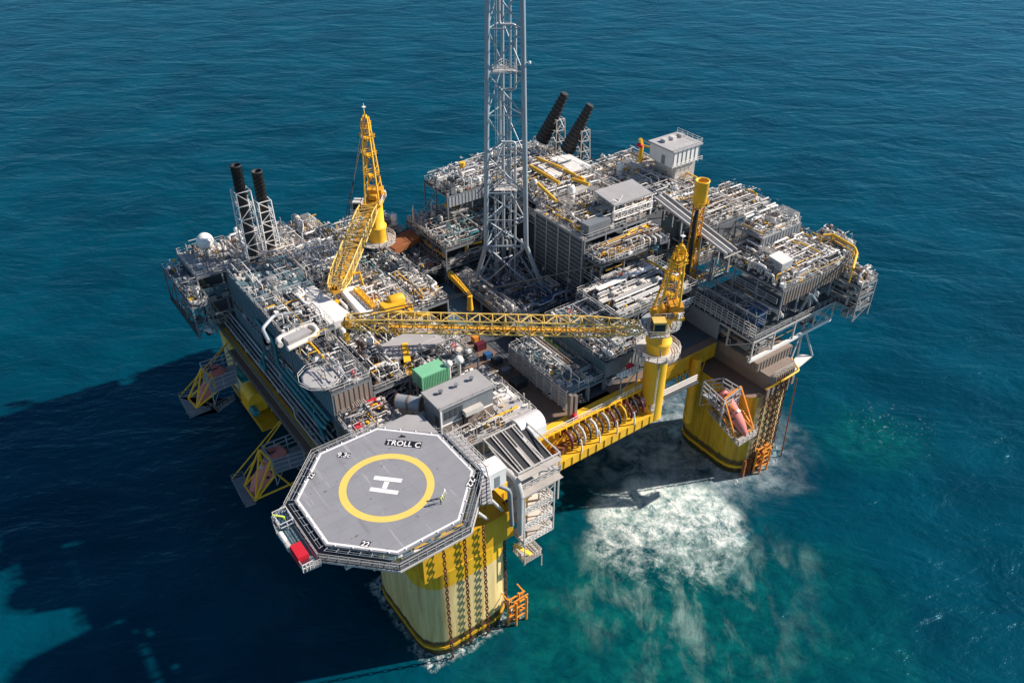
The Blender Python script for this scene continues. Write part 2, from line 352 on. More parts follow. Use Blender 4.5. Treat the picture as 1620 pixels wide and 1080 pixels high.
def bundle(root,p,dirv,side,n,sp,r,m='pipe_pale',name='pipe',loops=()):
    """n parallel pipes from p along dirv; loops = positions (0..1) of expansion jogs"""
    p=V(p);d=V(dirv);s=V(side)
    for i in range(n):
        o=p+s*(sp*i);pts=[o]
        for t in loops:
            a=o+d*t;j=s*(1.2);pts+=[a,a+V((0,0,.8)),a+d.normalized()*1.2+V((0,0,.8)),a+d.normalized()*1.2]
        pts.append(o+d);part(name,MB().path(pts,r*(1,.8,1.2)[i%3],0,8),m if isinstance(m,str) else random.choice(m),root)
def cladding(mb,side,u0,u1,v0,v1,z0,z1,rib=.9,hb=1.2,t=.12):
    """ribbed wall panel on one side of a box"""
    if side in('-u','+u'):
        x=u0 if side=='-u' else u1;sg=-1 if side=='-u' else 1
        mb.box((min(x,x+sg*t),v0,z0),(max(x,x+sg*t),v1,z1));xo=x+sg*t
        y=v0+.3
        while y<v1-.1: mb.box((min(xo,xo+sg*.1),y,z0+.05),(max(xo,xo+sg*.1),y+.12,z1-.05));y+=rib
    else:
        y=v0 if side=='-v' else v1;sg=-1 if side=='-v' else 1
        mb.box((u0,min(y,y+sg*t),z0),(u1,max(y,y+sg*t),z1));yo=y+sg*t;x=u0+.3
        while x<u1-.1: mb.box((x,min(yo,yo+sg*.1),z0+.05),(x+.12,max(yo,yo+sg*.1),z1-.05));x+=rib
def module(label,u0,u1,v0,v1,z0,z1,lv=(),walls=(),top='deck_grey',frame='steel_grey',rail='steel_light',ts=2.6,fill=.8,np=30,pm=None,kw=None,cat='process module',name='process_module',inner=True,nbay=6,zmax=2.6,rails=('-u','-v','+u','+v'),brace=True,topclut=True):
    r=thing(name,label,cat,((u0+u1)/2,(v0+v1)/2,z0));f=MB()
    nu=max(1,round((u1-u0)/nbay));nv=max(1,round((v1-v0)/nbay));zs=[z0]+list(lv)+[z1]
    us=[u0+(u1-u0)*i/nu for i in range(nu+1)];vs=[v0+(v1-v0)*i/nv for i in range(nv+1)]
    per=[(u,v0) for u in us]+[(u1,v) for v in vs[1:]]+[(u,v1) for u in us[:-1]]+[(u0,v) for v in vs[1:-1]]
    for u,v in per: f.bar((u,v,z0),(u,v,z1-.02),.3)
    for z in zs[1:]:
        for a,b in (((u0,v0),(u1,v0)),((u1,v0),(u1,v1)),((u1,v1),(u0,v1)),((u0,v1),(u0,v0))): f.bar((*a,z-.32),(*b,z-.32),.34)
    if brace:
        for za,zb in zip(zs,zs[1:]):
            for i in range(nu):
                if random.random()<.45: f.tube((us[i],v0,za),(us[i+1],v0,zb-.4),.12)
            for i in range(nv):
                if random.random()<.45: f.tube((u0,vs[i+1],za),(u0,vs[i],zb-.4),.12)
    part('frame',f,frame,r)
    for z in zs[1:]:
        part('deck',MB().box((u0-.05,v0-.05,z-.13),(u1+.05,v1+.05,z)),top if z==z1 else 'deck_grey',r)
    for z in (zs[1:]):
        b=MB()
        pr={'-u':[(u0,v0,z),(u0,v1,z)],'-v':[(u0,v0,z),(u1,v0,z)],'+u':[(u1,v0,z),(u1,v1,z)],'+v':[(u0,v1,z),(u1,v1,z)]}
        for k in rails:
            if z==z1 or k in('-u','-v'): b.rail(pr[k],1.15,0,.045,1.8)
        part('railing',b,rail,r)
    for w in walls:
        side,za,zb,mm=w[:4];b=MB();cladding(b,side,u0-.02,u1+.02,v0-.02,v1+.02,za,zb);part('wall_panel',b,mm,r)
    if topclut:
        scatter(r,u0+.5,u1-.5,v0+.5,v1-.5,z1,ts,fill,kw)
        pipes(r,u0+.3,u1-.3,v0+.3,v1-.3,z1,np,zmax,*( [pm] if pm else []))
        fittings(r,u0+.2,u1-.2,v0+.2,v1-.2,z1,int((u1-u0)*(v1-v0)*fill*2.4),zmax)
    if inner:
        for z in [z0]+list(lv):
            scatter(r,u0+.3,u0+3,v0,v1,z,2.6,.8,kw,(.8,1.05));scatter(r,u0+3,u1,v0+.3,v0+3,z,2.6,.8,kw,(.8,1.05))
            pipes(r,u0+.2,u0+2.5,v0,v1,z,5,2.4,axis=1);pipes(r,u0,u1,v0+.2,v0+2.5,z,5,2.4,axis=0)
    return r
exec_order=[]
# ================= SETTING: sea =================
def sea():
    b=MB();b.add([(-6000,-6000,0),(9000,-6000,0),(9000,9000,0),(-6000,9000,0)],[(0,1,2,3)])
    me=b.mesh('sea',[]);o=bpy.data.objects.new('sea',me);COL.objects.link(o);o['kind']='structure'
    m=bpy.data.materials.new('sea_water');nt,N,L=nodes(m);B=N['Principled BSDF'];me.materials.append(m)
    g=N.new('ShaderNodeNewGeometry')
    def mt(op,*a,cl=False):
        q=N.new('ShaderNodeMath');q.operation=op;q.use_clamp=cl
        for i,v in enumerate(a):
            if isinstance(v,(int,float)): q.inputs[i].default_value=v
            else: L.new(v,q.inputs[i])
        return q.outputs[0]
    def noise(vec,sc,det=4,ro=.55,dist=0):
        n=N.new('ShaderNodeTexNoise');n.inputs['Scale'].default_value=sc;n.inputs['Detail'].default_value=det;n.inputs['Roughness'].default_value=ro;n.inputs['Distortion'].default_value=dist
        L.new(vec,n.inputs['Vector']);return n.outputs['Fac']
    def ss(x,a,b_):
        r=N.new('ShaderNodeMapRange');r.interpolation_type='SMOOTHSTEP';r.inputs[1].default_value=a;r.inputs[2].default_value=b_;L.new(x,r.inputs[0]);return r.outputs[0]
    # swell-aligned frame
    mp=N.new('ShaderNodeMapping');mp.vector_type='POINT';mp.inputs['Rotation'].default_value=(0,0,AZ);L.new(g.outputs['Position'],mp.inputs[0])
    P=mp.outputs[0];sx=N.new('ShaderNodeSeparateXYZ');L.new(P,sx.inputs[0]);X,Y=sx.outputs['X'],sx.outputs['Y']
    def ell(cx,cy,rx,ry,wn,wa):
        a=mt('DIVIDE',mt('SUBTRACT',X,cx),rx);b_=mt('DIVIDE',mt('SUBTRACT',Y,cy),ry)
        d=mt('SQRT',mt('ADD',mt('MULTIPLY',a,a),mt('MULTIPLY',b_,b_)))
        return mt('ADD',d,mt('MULTIPLY',mt('SUBTRACT',wn,.5),wa))
    w1=noise(P,.09,6,.6,.6);w2=noise(P,.28,8,.68,.4);w3=noise(P,.9,8,.7,.6);w4=noise(P,.035,4)
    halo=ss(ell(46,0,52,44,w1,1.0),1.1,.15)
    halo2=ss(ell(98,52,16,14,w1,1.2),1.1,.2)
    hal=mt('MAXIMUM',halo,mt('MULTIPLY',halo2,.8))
    brk=ss(Y,5,34)      # 0 near .. 1 far
    # core foam: sharp far edge paints the platform's shadow line, breaks up toward the camera
    dcore=mt('ADD',ell(48.5,24.5,17.5,17,w1,.55),mt('MULTIPLY',mt('SUBTRACT',w2,.5),mt('SUBTRACT',1.3,brk)))
    core=ss(dcore,1.0,.75)
    thr=mt('SUBTRACT',.69,mt('MULTIPLY',brk,.30))
    fo=mt('MULTIPLY',core,ss(mt('SUBTRACT',mt('ADD',mt('MULTIPLY',w2,.65),mt('MULTIPLY',w3,.35)),thr),-.16,.2))
    # drifting milky streaks
    mps=N.new('ShaderNodeMapping');mps.inputs['Scale'].default_value=(1,.45,1);L.new(P,mps.inputs[0])
    st=noise(mps.outputs[0],.17,8,.66,.35)
    milk=mt('MULTIPLY',ss(ell(50,14,25,27,w1,.9),1.1,.2),ss(st,.46,.74))
    under=mt('MULTIPLY',ss(ell(56,50,26,22,w1,.8),1.15,.35),ss(mt('ADD',mt('MULTIPLY',w2,.7),mt('MULTIPLY',st,.3)),.34,.66))
    under=mt('MULTIPLY',under,.85)
    # small whitecap flecks around the near column and to the right
    fl=mt('MULTIPLY',ss(ell(18,2,12,20,w1,.8),1.1,.3),ss(mt('MULTIPLY',w3,mt('ADD',w2,.35)),.60,.68))
    fl2=mt('MULTIPLY',ss(ell(84,22,26,30,w1,.8),1.1,.3),ss(mt('MULTIPLY',w3,mt('ADD',w2,.35)),.63,.70))
    fl3=mt('MULTIPLY',ss(ell(104,57,12,10,w1,.8),1.1,.3),ss(w3,.58,.68))
    sg=N.new('ShaderNodeSeparateXYZ');L.new(g.outputs['Position'],sg.inputs[0])
    def ring(cu,cv,hu,hv):
        a=mt('SUBTRACT',mt('ABSOLUTE',mt('SUBTRACT',sg.outputs['X'],cu)),hu);b_=mt('SUBTRACT',mt('ABSOLUTE',mt('SUBTRACT',sg.outputs['Y'],cv)),hv)
        return mt('MULTIPLY',ss(mt('ADD',mt('MAXIMUM',a,b_),mt('MULTIPLY',mt('SUBTRACT',w2,.5),-5)),1.7,.2),ss(w3,.42,.62))
    wash=mt('MAXIMUM',ring(10.1,4,8.5,10),ring(83,3,7.2,9))
    def mix(f,a,b_):
        x=N.new('ShaderNodeMix');x.data_type='RGBA';L.new(f,x.inputs[0])
        for i,v in ((6,a),(7,b_)):
            if isinstance(v,tuple): x.inputs[i].default_value=(*v,1)
            else: L.new(v,x.inputs[i])
        return x.outputs[2]
    deep=mix(ss(w4,.3,.7),SEA_A,SEA_B)
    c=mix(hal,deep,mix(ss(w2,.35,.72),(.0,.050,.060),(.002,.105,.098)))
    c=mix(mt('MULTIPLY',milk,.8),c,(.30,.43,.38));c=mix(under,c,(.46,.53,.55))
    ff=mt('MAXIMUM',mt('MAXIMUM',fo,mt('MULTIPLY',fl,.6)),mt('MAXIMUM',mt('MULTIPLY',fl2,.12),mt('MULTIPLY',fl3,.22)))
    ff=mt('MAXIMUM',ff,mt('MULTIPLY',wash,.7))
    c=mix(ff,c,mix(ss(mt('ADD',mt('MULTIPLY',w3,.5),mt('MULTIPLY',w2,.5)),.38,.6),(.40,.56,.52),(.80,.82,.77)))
    D=N.new('ShaderNodeBsdfDiffuse');G=N.new('ShaderNodeBsdfGlossy');G.inputs['Color'].default_value=(.30,.72,.95,1);L.new(c,D.inputs['Color'])
    L.new(mt('ADD',.24,mt('MULTIPLY',ff,.6)),G.inputs['Roughness']);FR=N.new('ShaderNodeFresnel');FR.inputs['IOR'].default_value=1.33
    MS=N.new('ShaderNodeMixShader');L.new(mt('MULTIPLY',FR.outputs[0],mt('SUBTRACT',.8,mt('MULTIPLY',ff,.7))),MS.inputs[0]);L.new(D.outputs[0],MS.inputs[1]);L.new(G.outputs[0],MS.inputs[2])
    L.new(MS.outputs[0],N['Material Output'].inputs['Surface']);N.remove(B)
    # waves: bump
    def mapped(sx_,sy_,rot):
        q=N.new('ShaderNodeMapping');q.inputs['Rotation'].default_value=(0,0,rot);q.inputs['Scale'].default_value=(sx_,sy_,1);L.new(P,q.inputs[0]);return q.outputs[0]
    wv=mt('ADD',mt('MULTIPLY',noise(mapped(.5,1,R(12)),.085,4,.55,.5),1.7),mt('MULTIPLY',noise(mapped(.55,1,R(-14)),.42,5,.58,.4),.36))
    wv=mt('ADD',wv,mt('MULTIPLY',noise(mapped(.7,1,R(5)),1.7,4,.6),.06))
    wv=mt('ADD',wv,mt('MULTIPLY',ff,.25))
    bp=N.new('ShaderNodeBump');bp.inputs['Strength'].default_value=1;bp.inputs['Distance'].default_value=1.0;L.new(wv,bp.inputs['Height']);[L.new(bp.outputs[0],q.inputs['Normal']) for q in (D,G,FR)]
SEA_A=(.0,.031,.055);SEA_B=(.0,.053,.084)
sea()
# ================= HULL =================
hull=thing('platform_hull','yellow and cream semi-submersible hull with corner columns standing in the sea, carrying all decks','hull',(46,45,0))
def colpoly(u0,u1,v0,v1,c):
    p=[]
    for (cu,cv,a0) in ((u1-c,v0+c,-90),(u1-c,v1-c,0),(u0+c,v1-c,90),(u0+c,v0+c,180)):
        for k in range(5): t=R(a0+22.5*k);p.append((cu+c*math.cos(t),cv+c*math.sin(t)))
    return p
for (a,b_,c_,d_,lab) in ((1.6,18.6,-6,14,'near corner column under the helideck, cream below yellow'),(75.8,90,-6,12,'right hand column streaked with rust'),(1.5,18,70,88,None),(75,91,68,84,None)):
    mb=MB();po=colpoly(a,b_,c_,d_,4.6)
    n=len(po);zc=20.5;vs=[(x,y,z) for z in (-3,zc) for x,y in po];mb.add(vs,[(i,(i+1)%n,n+(i+1)%n,n+i) for i in range(n)],0,True);mb.add(vs,[tuple(range(n,2*n))])
    po2=[(x+(1 if x>(a+b_)/2 else -1)*.14,y+(1 if y>(c_+d_)/2 else -1)*.14) for x,y in po]
    cpart=part('column',mb,'column_paint',hull,lab)
    part('fender_belt',MB().prism(po2,1.5,2.1),'yellow_hull',cpart)
    if a>75 and c_<0:
        cpart.data.materials.append(M['column_yellow']);cpart.data.materials.append(M['column_rusty']);cpart.data.materials.append(M['deck_brown'])
        for f in cpart.data.polygons: f.material_index=3 if f.normal.z>.5 else 1 if f.center.x+wl(hull).x<78.6 else 2
# deck box ring with a well in the middle left open to the sea by the front edge
part('deck_box',MB().box((1,9,20),(91,86,26.9)).box((1.02,4.5,20),(19,8.99,26.6)).box((60.5,6.9,23.0),(79,8.99,26.6)),'yellow_hull',hull)
part('column_head',MB().box((1.7,-5.9,20.5),(18.5,4.49,26.5)),'yellow_hull',hull)
b=MB();cladding(b,'-v',80.3,91,-2.6,9,24.05,26.2);b.box((80.3,-2.6,24.05),(91,8.9,26.25));cladding(b,'-u',80.3,91,-2.6,9,24.05,26.2)
part('column_head',b,'brown_wall',hull,'brown panelled side under the right hand module');b=MB();b.prism([(81.5,-5.2),(82.5,-5.97),(88.5,-5.97),(89.9,-4.5),(89.9,8.9),(81.5,8.9)],20.51,24.04)
for k in range(9): b.box((82.6+k*.68,-6.08,20.6),(82.75+k*.68,-5.975,23.9))
part('column_head',b,'brown_wall',hull)
b=MB();b.box((19.01,1.7,20),(57.4,8.98,22.0));b.box((19.2,6.0,22.01),(57.3,8.97,26.6))
for i in range(20): b.box((20+i*1.9,1.55,20.1),(20.14+i*1.9,1.698,21.9))
part('edge_beam',b,'yellow',hull)
b=MB();b.box((19.2,4.2,26.65),(57.3,7.6,27));b.rail([(19.3,4.3,27),(57.2,4.3,27)],1.1,1,.05,1.8)
for i in range(26): b.box((20+i*1.45,4.0,25.9),(20.15+i*1.45,6.49,26.64),0)
part('edge_walkway',b,('yellow','white'),hull)
b=MB();b.box((-1.3,14,26.4),(1.0,72,26.9),0);b.rail([(-1.3,14,26.9),(-1.3,72,26.9)],1.1,1,.05,1.8)
for i in range(10): b.tube((-1.2,16+i*6,26.4),(.8,16+i*6,23.5),.15,1,5)
part('side_walkway',b,('deck_brown','teal'),hull)
random.seed(11)
for k in range(22):
    y=16+k*2.5;equip(random.choice(('cabinet','valve_cluster','pipe_loom','horizontal_drum','cable_tray','pump_skid')),hull,(.3,y,26.92),math.pi/2,sc=.62)
for k in range(4): part('side_pipe',MB().path([V((-.6+k*.5,16,27.6+k*.5)),V((-.6+k*.5,34+k*3,27.6+k*.5)),V((-.2+k*.5,35.5+k*3,28.4+k*.5)),V((-.2+k*.5,70,28.4+k*.5))],.16,0,8),('pipe_pale','steel_grey','galv','steel_light')[k],hull)
part('walkway_strip',MB().box((-1.25,15,26.91),(-.2,70,26.925)),'amber',hull)
b=MB();b.box((.86,14.3,20.1),(.995,86,26.35));b.box((.83,14.3,23),(.855,86,23.35),1)
for k in range(30): b.box((.7,15+k*2.4,20.2),(.855,15.15+k*2.4,26.3),0)
part('side_shade_panel',b,('steel_dark','yellow_hull'),hull)  # dark cover added over the yellow left face, its shade put into colour
part('side_strip',MB().box((-1.0,22,21),(0.99,70,21.3)).rail([(-1,22,21.3),(-1,70,21.3)],1.1,1),('deck_brown','steel_grey'),hull)
part('main_deck',MB().box((.9,6.6,26.905),(91.2,86.2,27.0)),'deck_grey',hull)
part('laydown_deck',MB().box((31.2,6.7,27.004),(40.2,40,27.02)),'deck_brown',hull);part('crane_deck',MB().box((50,6.7,27.004),(79,8.4,27.02)),'deck_brown',hull)
part('rim_rail',MB().rail([(1,86,27),(91,86,27),(91,60,27)],1.1,0,.05,2),'steel_light',hull)
# rust guides at the right column foot and orange frame at near column
def fender_frame(u,v,lab):
    t=thing('fender_frame',lab,'fender',(u,v,0),None);b=MB()
    for i in range(4): b.tube((u+i*1.1,v-(i%2)*.8,-2),(u+i*1.1,v-(i%2)*.8,7-i%2),.22,0,8)
    for z in (2,4.5,6.6): b.bar((u-.2,v,z),(u+3.5,v,z),.25);b.bar((u+.5,v-.8,z),(u+3.6,v-.8,z),.2)
    b.bar((u,v,2),(u+3.4,v,6.6),.15);b.bar((u+3.4,v,2),(u,v,6.6),.15)
    for x in (0,3.3): b.bar((u+x,v,6.6),(u+x,v+2,6.6),.2)
    part('frame',b,'orange',t)
    b=MB();b.tube((u+.5,v+.4,-2),(u+.5,v+.4,5.5),.3,0,8);b.tube((u+1.7,v+.4,-2),(u+1.7,v+.4,6),.25,0,8);part('guide_pipe',b,'rust',t)
fender_frame(16.5,-7.2,'orange tubular fender frame at the waterline of the near column')
fender_frame(80.2,-7.1,'rusty orange fender frame at the foot of the right hand column')
# chains
def chain(p0,p1,lab,grp,r=.095):
    p0=V(p0);p1=V(p1);d=(p1-p0);L=d.length;d.normalize();b=MB();n=int(L/.85)
    s0=d.cross(V((0,1,0))).normalized();s1=d.cross(s0).normalized()
    for i in range(n):
        c=p0+d*(i+.5)*.85;s=s0 if i%2 else s1
        ring=[c+d*(.52*math.cos(t))*1.0+s*(.26*math.sin(t)) for t in [k*math.pi/4 for k in range(8)]]
        for k in range(8): b.tube(ring[k],ring[(k+1)%8],r,0,5,caps=False)
    return solo('mooring_chain',b,'chain_rust',lab,'mooring chain',p1,grp)
G='mooring chains hanging down the columns'
for (xb,yb),lab in zip(((716,1040),(745,1018),(772,1002),(800,962)),('leftmost rusty mooring chain down the near column','rusty chain, second from the left, on the near column','rusty chain, third from the left, on the near column','rusty chain at the right edge of the near column')):
    p=at(xb,yb,0);chain((p.x-.2,min(p.y,-6.5)+.2 if p.y<-5 else p.y,27),(p.x,p.y-.1,-2),lab,G)
for (xb,yb),lab in zip(((1178,744),(1189,739),(1199,735),(1207,731),(1214,728)),('first rusty chain from the left on the right hand column','second rusty chain from the left on the right hand column','third rusty chain from the left on the right hand column','fourth rusty chain from the left on the right hand column','rightmost rusty chain against the right hand column')):
    p=at(xb,yb,0);chain((p.x,-6.5,23.5 if p.x>82 else 20.3),(p.x,-6.6,-2),lab,G,.095)
c=at(1236,722,0);solo('mooring_chain',MB().tube((c.x+1,c.y+1.5,20),(c.x,c.y,-2),.14,0,6),'rust','thin chain hanging straight into the sea right of the right hand column','mooring chain',(c.x,c.y,-2),G)
# gusset guides on right column (rusty vertical guides)
b=MB()
for x in (77.5,79.3,81.2): b.box((x,-6.7,-2),(x+.5,-6.05,4.5))
part('fairlead_guide',b,'rust',hull)
b=MB();b.path([(80.5,-5.6,21.5),(84,-6.9,23.3),(89,-6.6,23.2),(91,-3,23.2)],.22);b.rail([(82,-5.8,24.05),(88,-5.8,24.05)],1.1,1,.06,1.2)
for k in range(6): b.box((80.2+k*1.5,-6.35,19+k%2),(80.9+k*1.5,-6.02,22),2)
part('column_top_pipe',b,('yellow','pipe_pale','brown_wall'),hull)
# ================= HELIDECK =================
def octp(r,z=None): return [(r*math.cos(R(22.5+45*k)),r*math.sin(R(22.5+45*k))) for k in range(8)]
hd=thing('helideck','grey octagonal helideck with yellow landing ring and white H on the near corner','helideck',(0,0,36))
ext=[tuple(at(*p,38))[:2] for p in ((600,675.5),(643,655.5),(668,657),(693,684))]
dk=MB();dk.prism(octp(13.15),37.6,38);part('deck_plate',dk,'heli_grey',hd)
part('deck_apron',MB().prism([tuple(at(*p,37.9))[:2] for p in ((694,685),(668,657),(643,655.5),(599,676))],37.5,37.9),'deck_pale',hd,'pinkish grey apron behind the white line')
def ringmesh(po,pi,z,mb,m=0):
    n=len(po);vs=[(*p,z) for p in po]+[(*p,z) for p in pi];mb.add(vs,[(i,(i+1)%n,n+(i+1)%n,n+i) for i in range(n)],m)
b=MB();ringmesh(octp(12.85),octp(12.5),38.006,b);part('perimeter_line',b,'paint_white',hd)
cc=at(612,769,38);circ=lambda r:[(cc.x+r*math.cos(2*math.pi*k/64),cc.y+r*math.sin(2*math.pi*k/64)) for k in range(64)]
b=MB();ringmesh(circ(6.9),circ(5.8),38.006,b);part('aiming_circle',b,'paint_yellow',hd)
def quadp(pts,z): return MB().add([at(*p,z) for p in pts],[tuple(range(len(pts)))])
b=MB()
for q in (((593,752),(637,757),(634.5,763),(590.5,758)),((586.5,770),(631,776),(628.5,782),(584,776)),((608.3,761),(616,762),(611.7,772.5),(604,771.6))):
    b.add([at(*p,38.007) for p in q],[(3,2,1,0)])
part('letter_h',b,'paint_white',hd)
def text(s,p,q,hgt,parent,name,m,z,sh=0,track=1):
    """lettering lying on the deck from pixel-surveyed baseline p to q"""
    cu=bpy.data.curves.new(name,'FONT');cu.body=s;cu.space_character=track;cu.align_x='LEFT';cu.offset=.022
    ob=bpy.data.objects.new(name,cu);COL.objects.link(ob);bpy.context.view_layer.update()
    me=bpy.data.meshes.new_from_object(ob.evaluated_get(bpy.context.evaluated_depsgraph_get()))
    COL.objects.unlink(ob);bpy.data.objects.remove(ob)
    xs=[v.co.x for v in me.vertices];ys=[v.co.y for v in me.vertices];x0,x1=min(xs),max(xs);y0,y1=min(ys),max(ys)
    P0,P1=at(*p,z),at(*q,z);d=P1-P0;nrm=V((-d.y,d.x,0)).normalized()*hgt
    o=wl(parent)
    for v in me.vertices:
        v.co=P0+d*((v.co.x-x0)/(x1-x0))+nrm*((v.co.y-y0)/(y1-y0))-o
    me.materials.clear();me.materials.append(M[m]);ob=bpy.data.objects.new(name,me);COL.objects.link(ob);ob.parent=parent;return ob
def plate(p,q,hgt,z,mb,pad=.15):
    P0,P1=at(*p,z),at(*q,z);d=(P1-P0).normalized();n=V((-d.y,d.x,0))
    mb.add([P0-d*pad-n*pad,P1+d*pad-n*pad,P1+d*pad+n*(hgt+pad),P0-d*pad+n*(hgt+pad)],[(0,1,2,3)])
b=MB();plate((609.5,702.5),(664,708),1.15,38.005,b,.14);part('name_plate',b,'black',hd)
b=MB();plate((533,722.5),(552,724),1.0,38.005,b,.05);part('weight_plate',b,'black',hd)
text('TROLL C',(609.5,702.5),(664,708),1.15,hd,'name_lettering','paint_white',38.009,track=1.05)
text('9.3t',(532.5,722),(552.5,723.6),1.0,hd,'weight_lettering','paint_white',38.009)
b=MB();q=[at(629,692,38.006),at(642,691.5,38.006),at(641,689,38.006),at(637,688.5,38.006),at(635,686.5,38.006),at(633,689.5,38.006)];b.add(q,[tuple(range(6))]);part('bird_mark',b,'black',hd)
for i,(p,q) in enumerate((((570,862.5),(582,865)),((493.5,757),(499,749)),((744,755),(737,768)))):
    b=MB();plate(p,q,.9,38.008,b,.1);part('number_plate',b,'black',hd);text('22',p,q,.9,hd,'number_lettering','paint_white',38.012)
# lower gutter walkway, rim, nets
b=MB();po,pi=octp(14.7),octp(13.2)
for z0,z1 in ((36.5,36.7),):
    n=8;vs=[(*p,z1) for p in po]+[(*p,z1) for p in pi]+[(*p,z0) for p in po]+[(*p,z0) for p in pi]
    b.add(vs,[(i,(i+1)%n,n+(i+1)%n,n+i) for i in range(n)]+[(n*2+i,n*3+i,n*3+(i+1)%n,n*2+(i+1)%n) for i in range(n)]+[(i,2*n+i,2*n+(i+1)%n,(i+1)%n) for i in range(n)])
part('perimeter_walkway',b,'deck_grey',hd)
b=MB();po=octp(14.75)
for i in range(8): b.bar((*po[i],36.4),(*po[(i+1)%8],36.4),.26)
part('rim_girder',b,'steel_light',hd)
b=MB();b.rail([(*p,36.7) for p in octp(14.65)],1.1,0,.05,1.3,True,(1,.5));part('railing',b,'steel_light',hd)
for i in range(8):   # one framed net per side
    a,c_=V((*octp(13.2)[i],37.75)),V((*octp(13.2)[(i+1)%8],37.75));oa,oc=V((*octp(14.1)[i],37.9)),V((*octp(14.1)[(i+1)%8],37.9))
    b=MB();m1,m2=.04,.96
    A,C,OA,OC=a.lerp(c_,m1),a.lerp(c_,m2),oa.lerp(oc,m1),oa.lerp(oc,m2)
    if i in(0,): continue
    for p,q in ((OA,OC),(A.lerp(OA,.55),C.lerp(OC,.55))): b.tube(p,q,.035,0,4,caps=False)
    for k in range(7): b.tube(A.lerp(C,k/6),OA.lerp(OC,k/6),.045,0,4,caps=False)
    part('safety_net',b,'galv',hd)
# small perimeter lamps
for i in range(8):
    for k in range(4):
        b=MB()
        p=V((*octp(13.0)[i],38)).lerp(V((*octp(13.0)[(i+1)%8],38)),(k+.5)/4);b.lathe(p,[(.12,0),(.12,.12),(.05,.2)],0,8);part('perimeter_lamp',b,'white',hd)
# support truss down to the column head
b=MB()
for u in (-8,-3.5,3.5,8): b.bar((u,-11,36.0),(u,11,36.0),.5);
for v in (-8,-3.5,3.5,8): b.bar((-11,v,35.4),(11,v,35.4),.45)
for u,v,x,y in ((-9,-9,3,-4.5),(0,-10,6,-5),(9,-10,14,-5),(-10,0,2.4,3),(-9,9,2.4,10),(9,9,14,10),(0,9,6,10),(10,0,15,2),(3,-10,3,-5),(12,-9,17,-5)): b.tube((x,y,26.4),(u,v,35.4),.28,0,8)
part('support_truss',b,'steel_light',hd)
# extension platform on the -u side with red foam cabinet
b=MB();po=[(-13.6,5.6),(-15.9,4.4),(-16.3,2.2),(-16.0,-6.2),(-13.6,-6.4)];b.prism(po,36.2,36.45,0);b.rail([(*p,36.45) for p in po],1.1,1,.06,1,False,(1,.75,.5,.25));part('access_platform',b,('deck_teal','steel_light'),hd)
fc=thing('foam_cabinet','red fire equipment cabinet on the left edge walkway of the helideck','cabinet',(-15.4,-3.6,36.45))
part('body',MB().box((-16.1,-5.1,36.45),(-14.6,-2.4,38.1)),'red',fc)
part('door',MB().box((-16.2,-4.9,36.7),(-16.11,-2.6,37.9)),'red',fc);part('rear_frame',MB().rail([(-16.1,-6.3,36.45),(-14.6,-6.3,36.45)],1.4,0,.07,.5).box((-16,-6.2,36.45),(-14.7,-5.15,37.4),1),('white','maroon'),fc)
w=thing('foam_monitor','blue and grey foam monitor with cage beside the left corner of the helideck','monitor',(-14.5,3.4,36.45))
b=MB()
for i in range(5): b.tube((-15.3+i*.4,2.2,36.6),(-15.3+i*.4,4.6,36.6+1.2),.07,0,6)
b.rail([(-15.6,2,36.45),(-13.6,2,36.45),(-13.6,4.8,36.45),(-15.6,4.8,36.45)],1.5,1,.06,.7,True);part('cage',b,('blue','white'),w)
part('nozzle',MB().tube((-14.5,3.4,36.5),(-14.5,3.4,37.6),.18,0,8).tube((-14.5,3.4,37.6),(-15.8,4.2,38.1),.16,0,8,.1),'lime',w)
b=MB();b.drum((-16,1.6,37),(-16,-.3,37),.38);b.box((-16.3,-1.9,36.46),(-15.7,-.5,37.3),1);solo('hose_drum',b,('white','steel_light'),'small white drum between the foam monitor and the red cabinet','hose drum',(-16,.6,36.46))
# escape stair and ramp on the right side
st=thing('access_stair','pale stairway and ramp running down along the right edge of the helideck','stair',(13.6,-6.5,36))
A,B_=V((14.4,-1.5,37.4)),V((10.6,-9.9,36.9))
def slab(p,q,w,t,mb,m=0):
    p=V(p);q=V(q);d=(q-p).normalized();s=d.cross(V((0,0,1))).normalized()*w/2;u=V((0,0,t))
    vs=[p+s,p-s,q-s,q+s,p+s+u,p-s+u,q-s+u,q+s+u];mb.add(vs,[(3,2,1,0),(4,5,6,7),(0,1,5,4),(1,2,6,5),(2,3,7,6),(3,0,4,7)],m)
b=MB();slab((13.7,5,37.2),(13.7,-4.9,37.2),1.7,.12,b);part('landing',b,'deck_pale',st)
b=MB();slab((13.2,-6,37.3),(10.2,-10.6,36.7),1.6,.12,b,0)
for i in range(9): p=V((13.2,-6,37.45)).lerp(V((10.2,-10.6,36.85)),i/8);b.cb(p,(1.5,.12,.1),1)
part('flight',b,('deck_pale','steel_dark'),st)
b=MB();b.rail([(14.5,5,37.3),(14.5,-5,37.3),(11,-11,36.8)],1.1,0,.05,1);part('handrail',b,'white',st)
def eqthing(kind,lab,cat,loc,rz=0,i=0,sc=1,group=None,name=None):
    t=thing(name or kind,lab,cat,loc,group,rz)
    o=equip(kind,t,loc,0,i,sc);o.name='body';return t
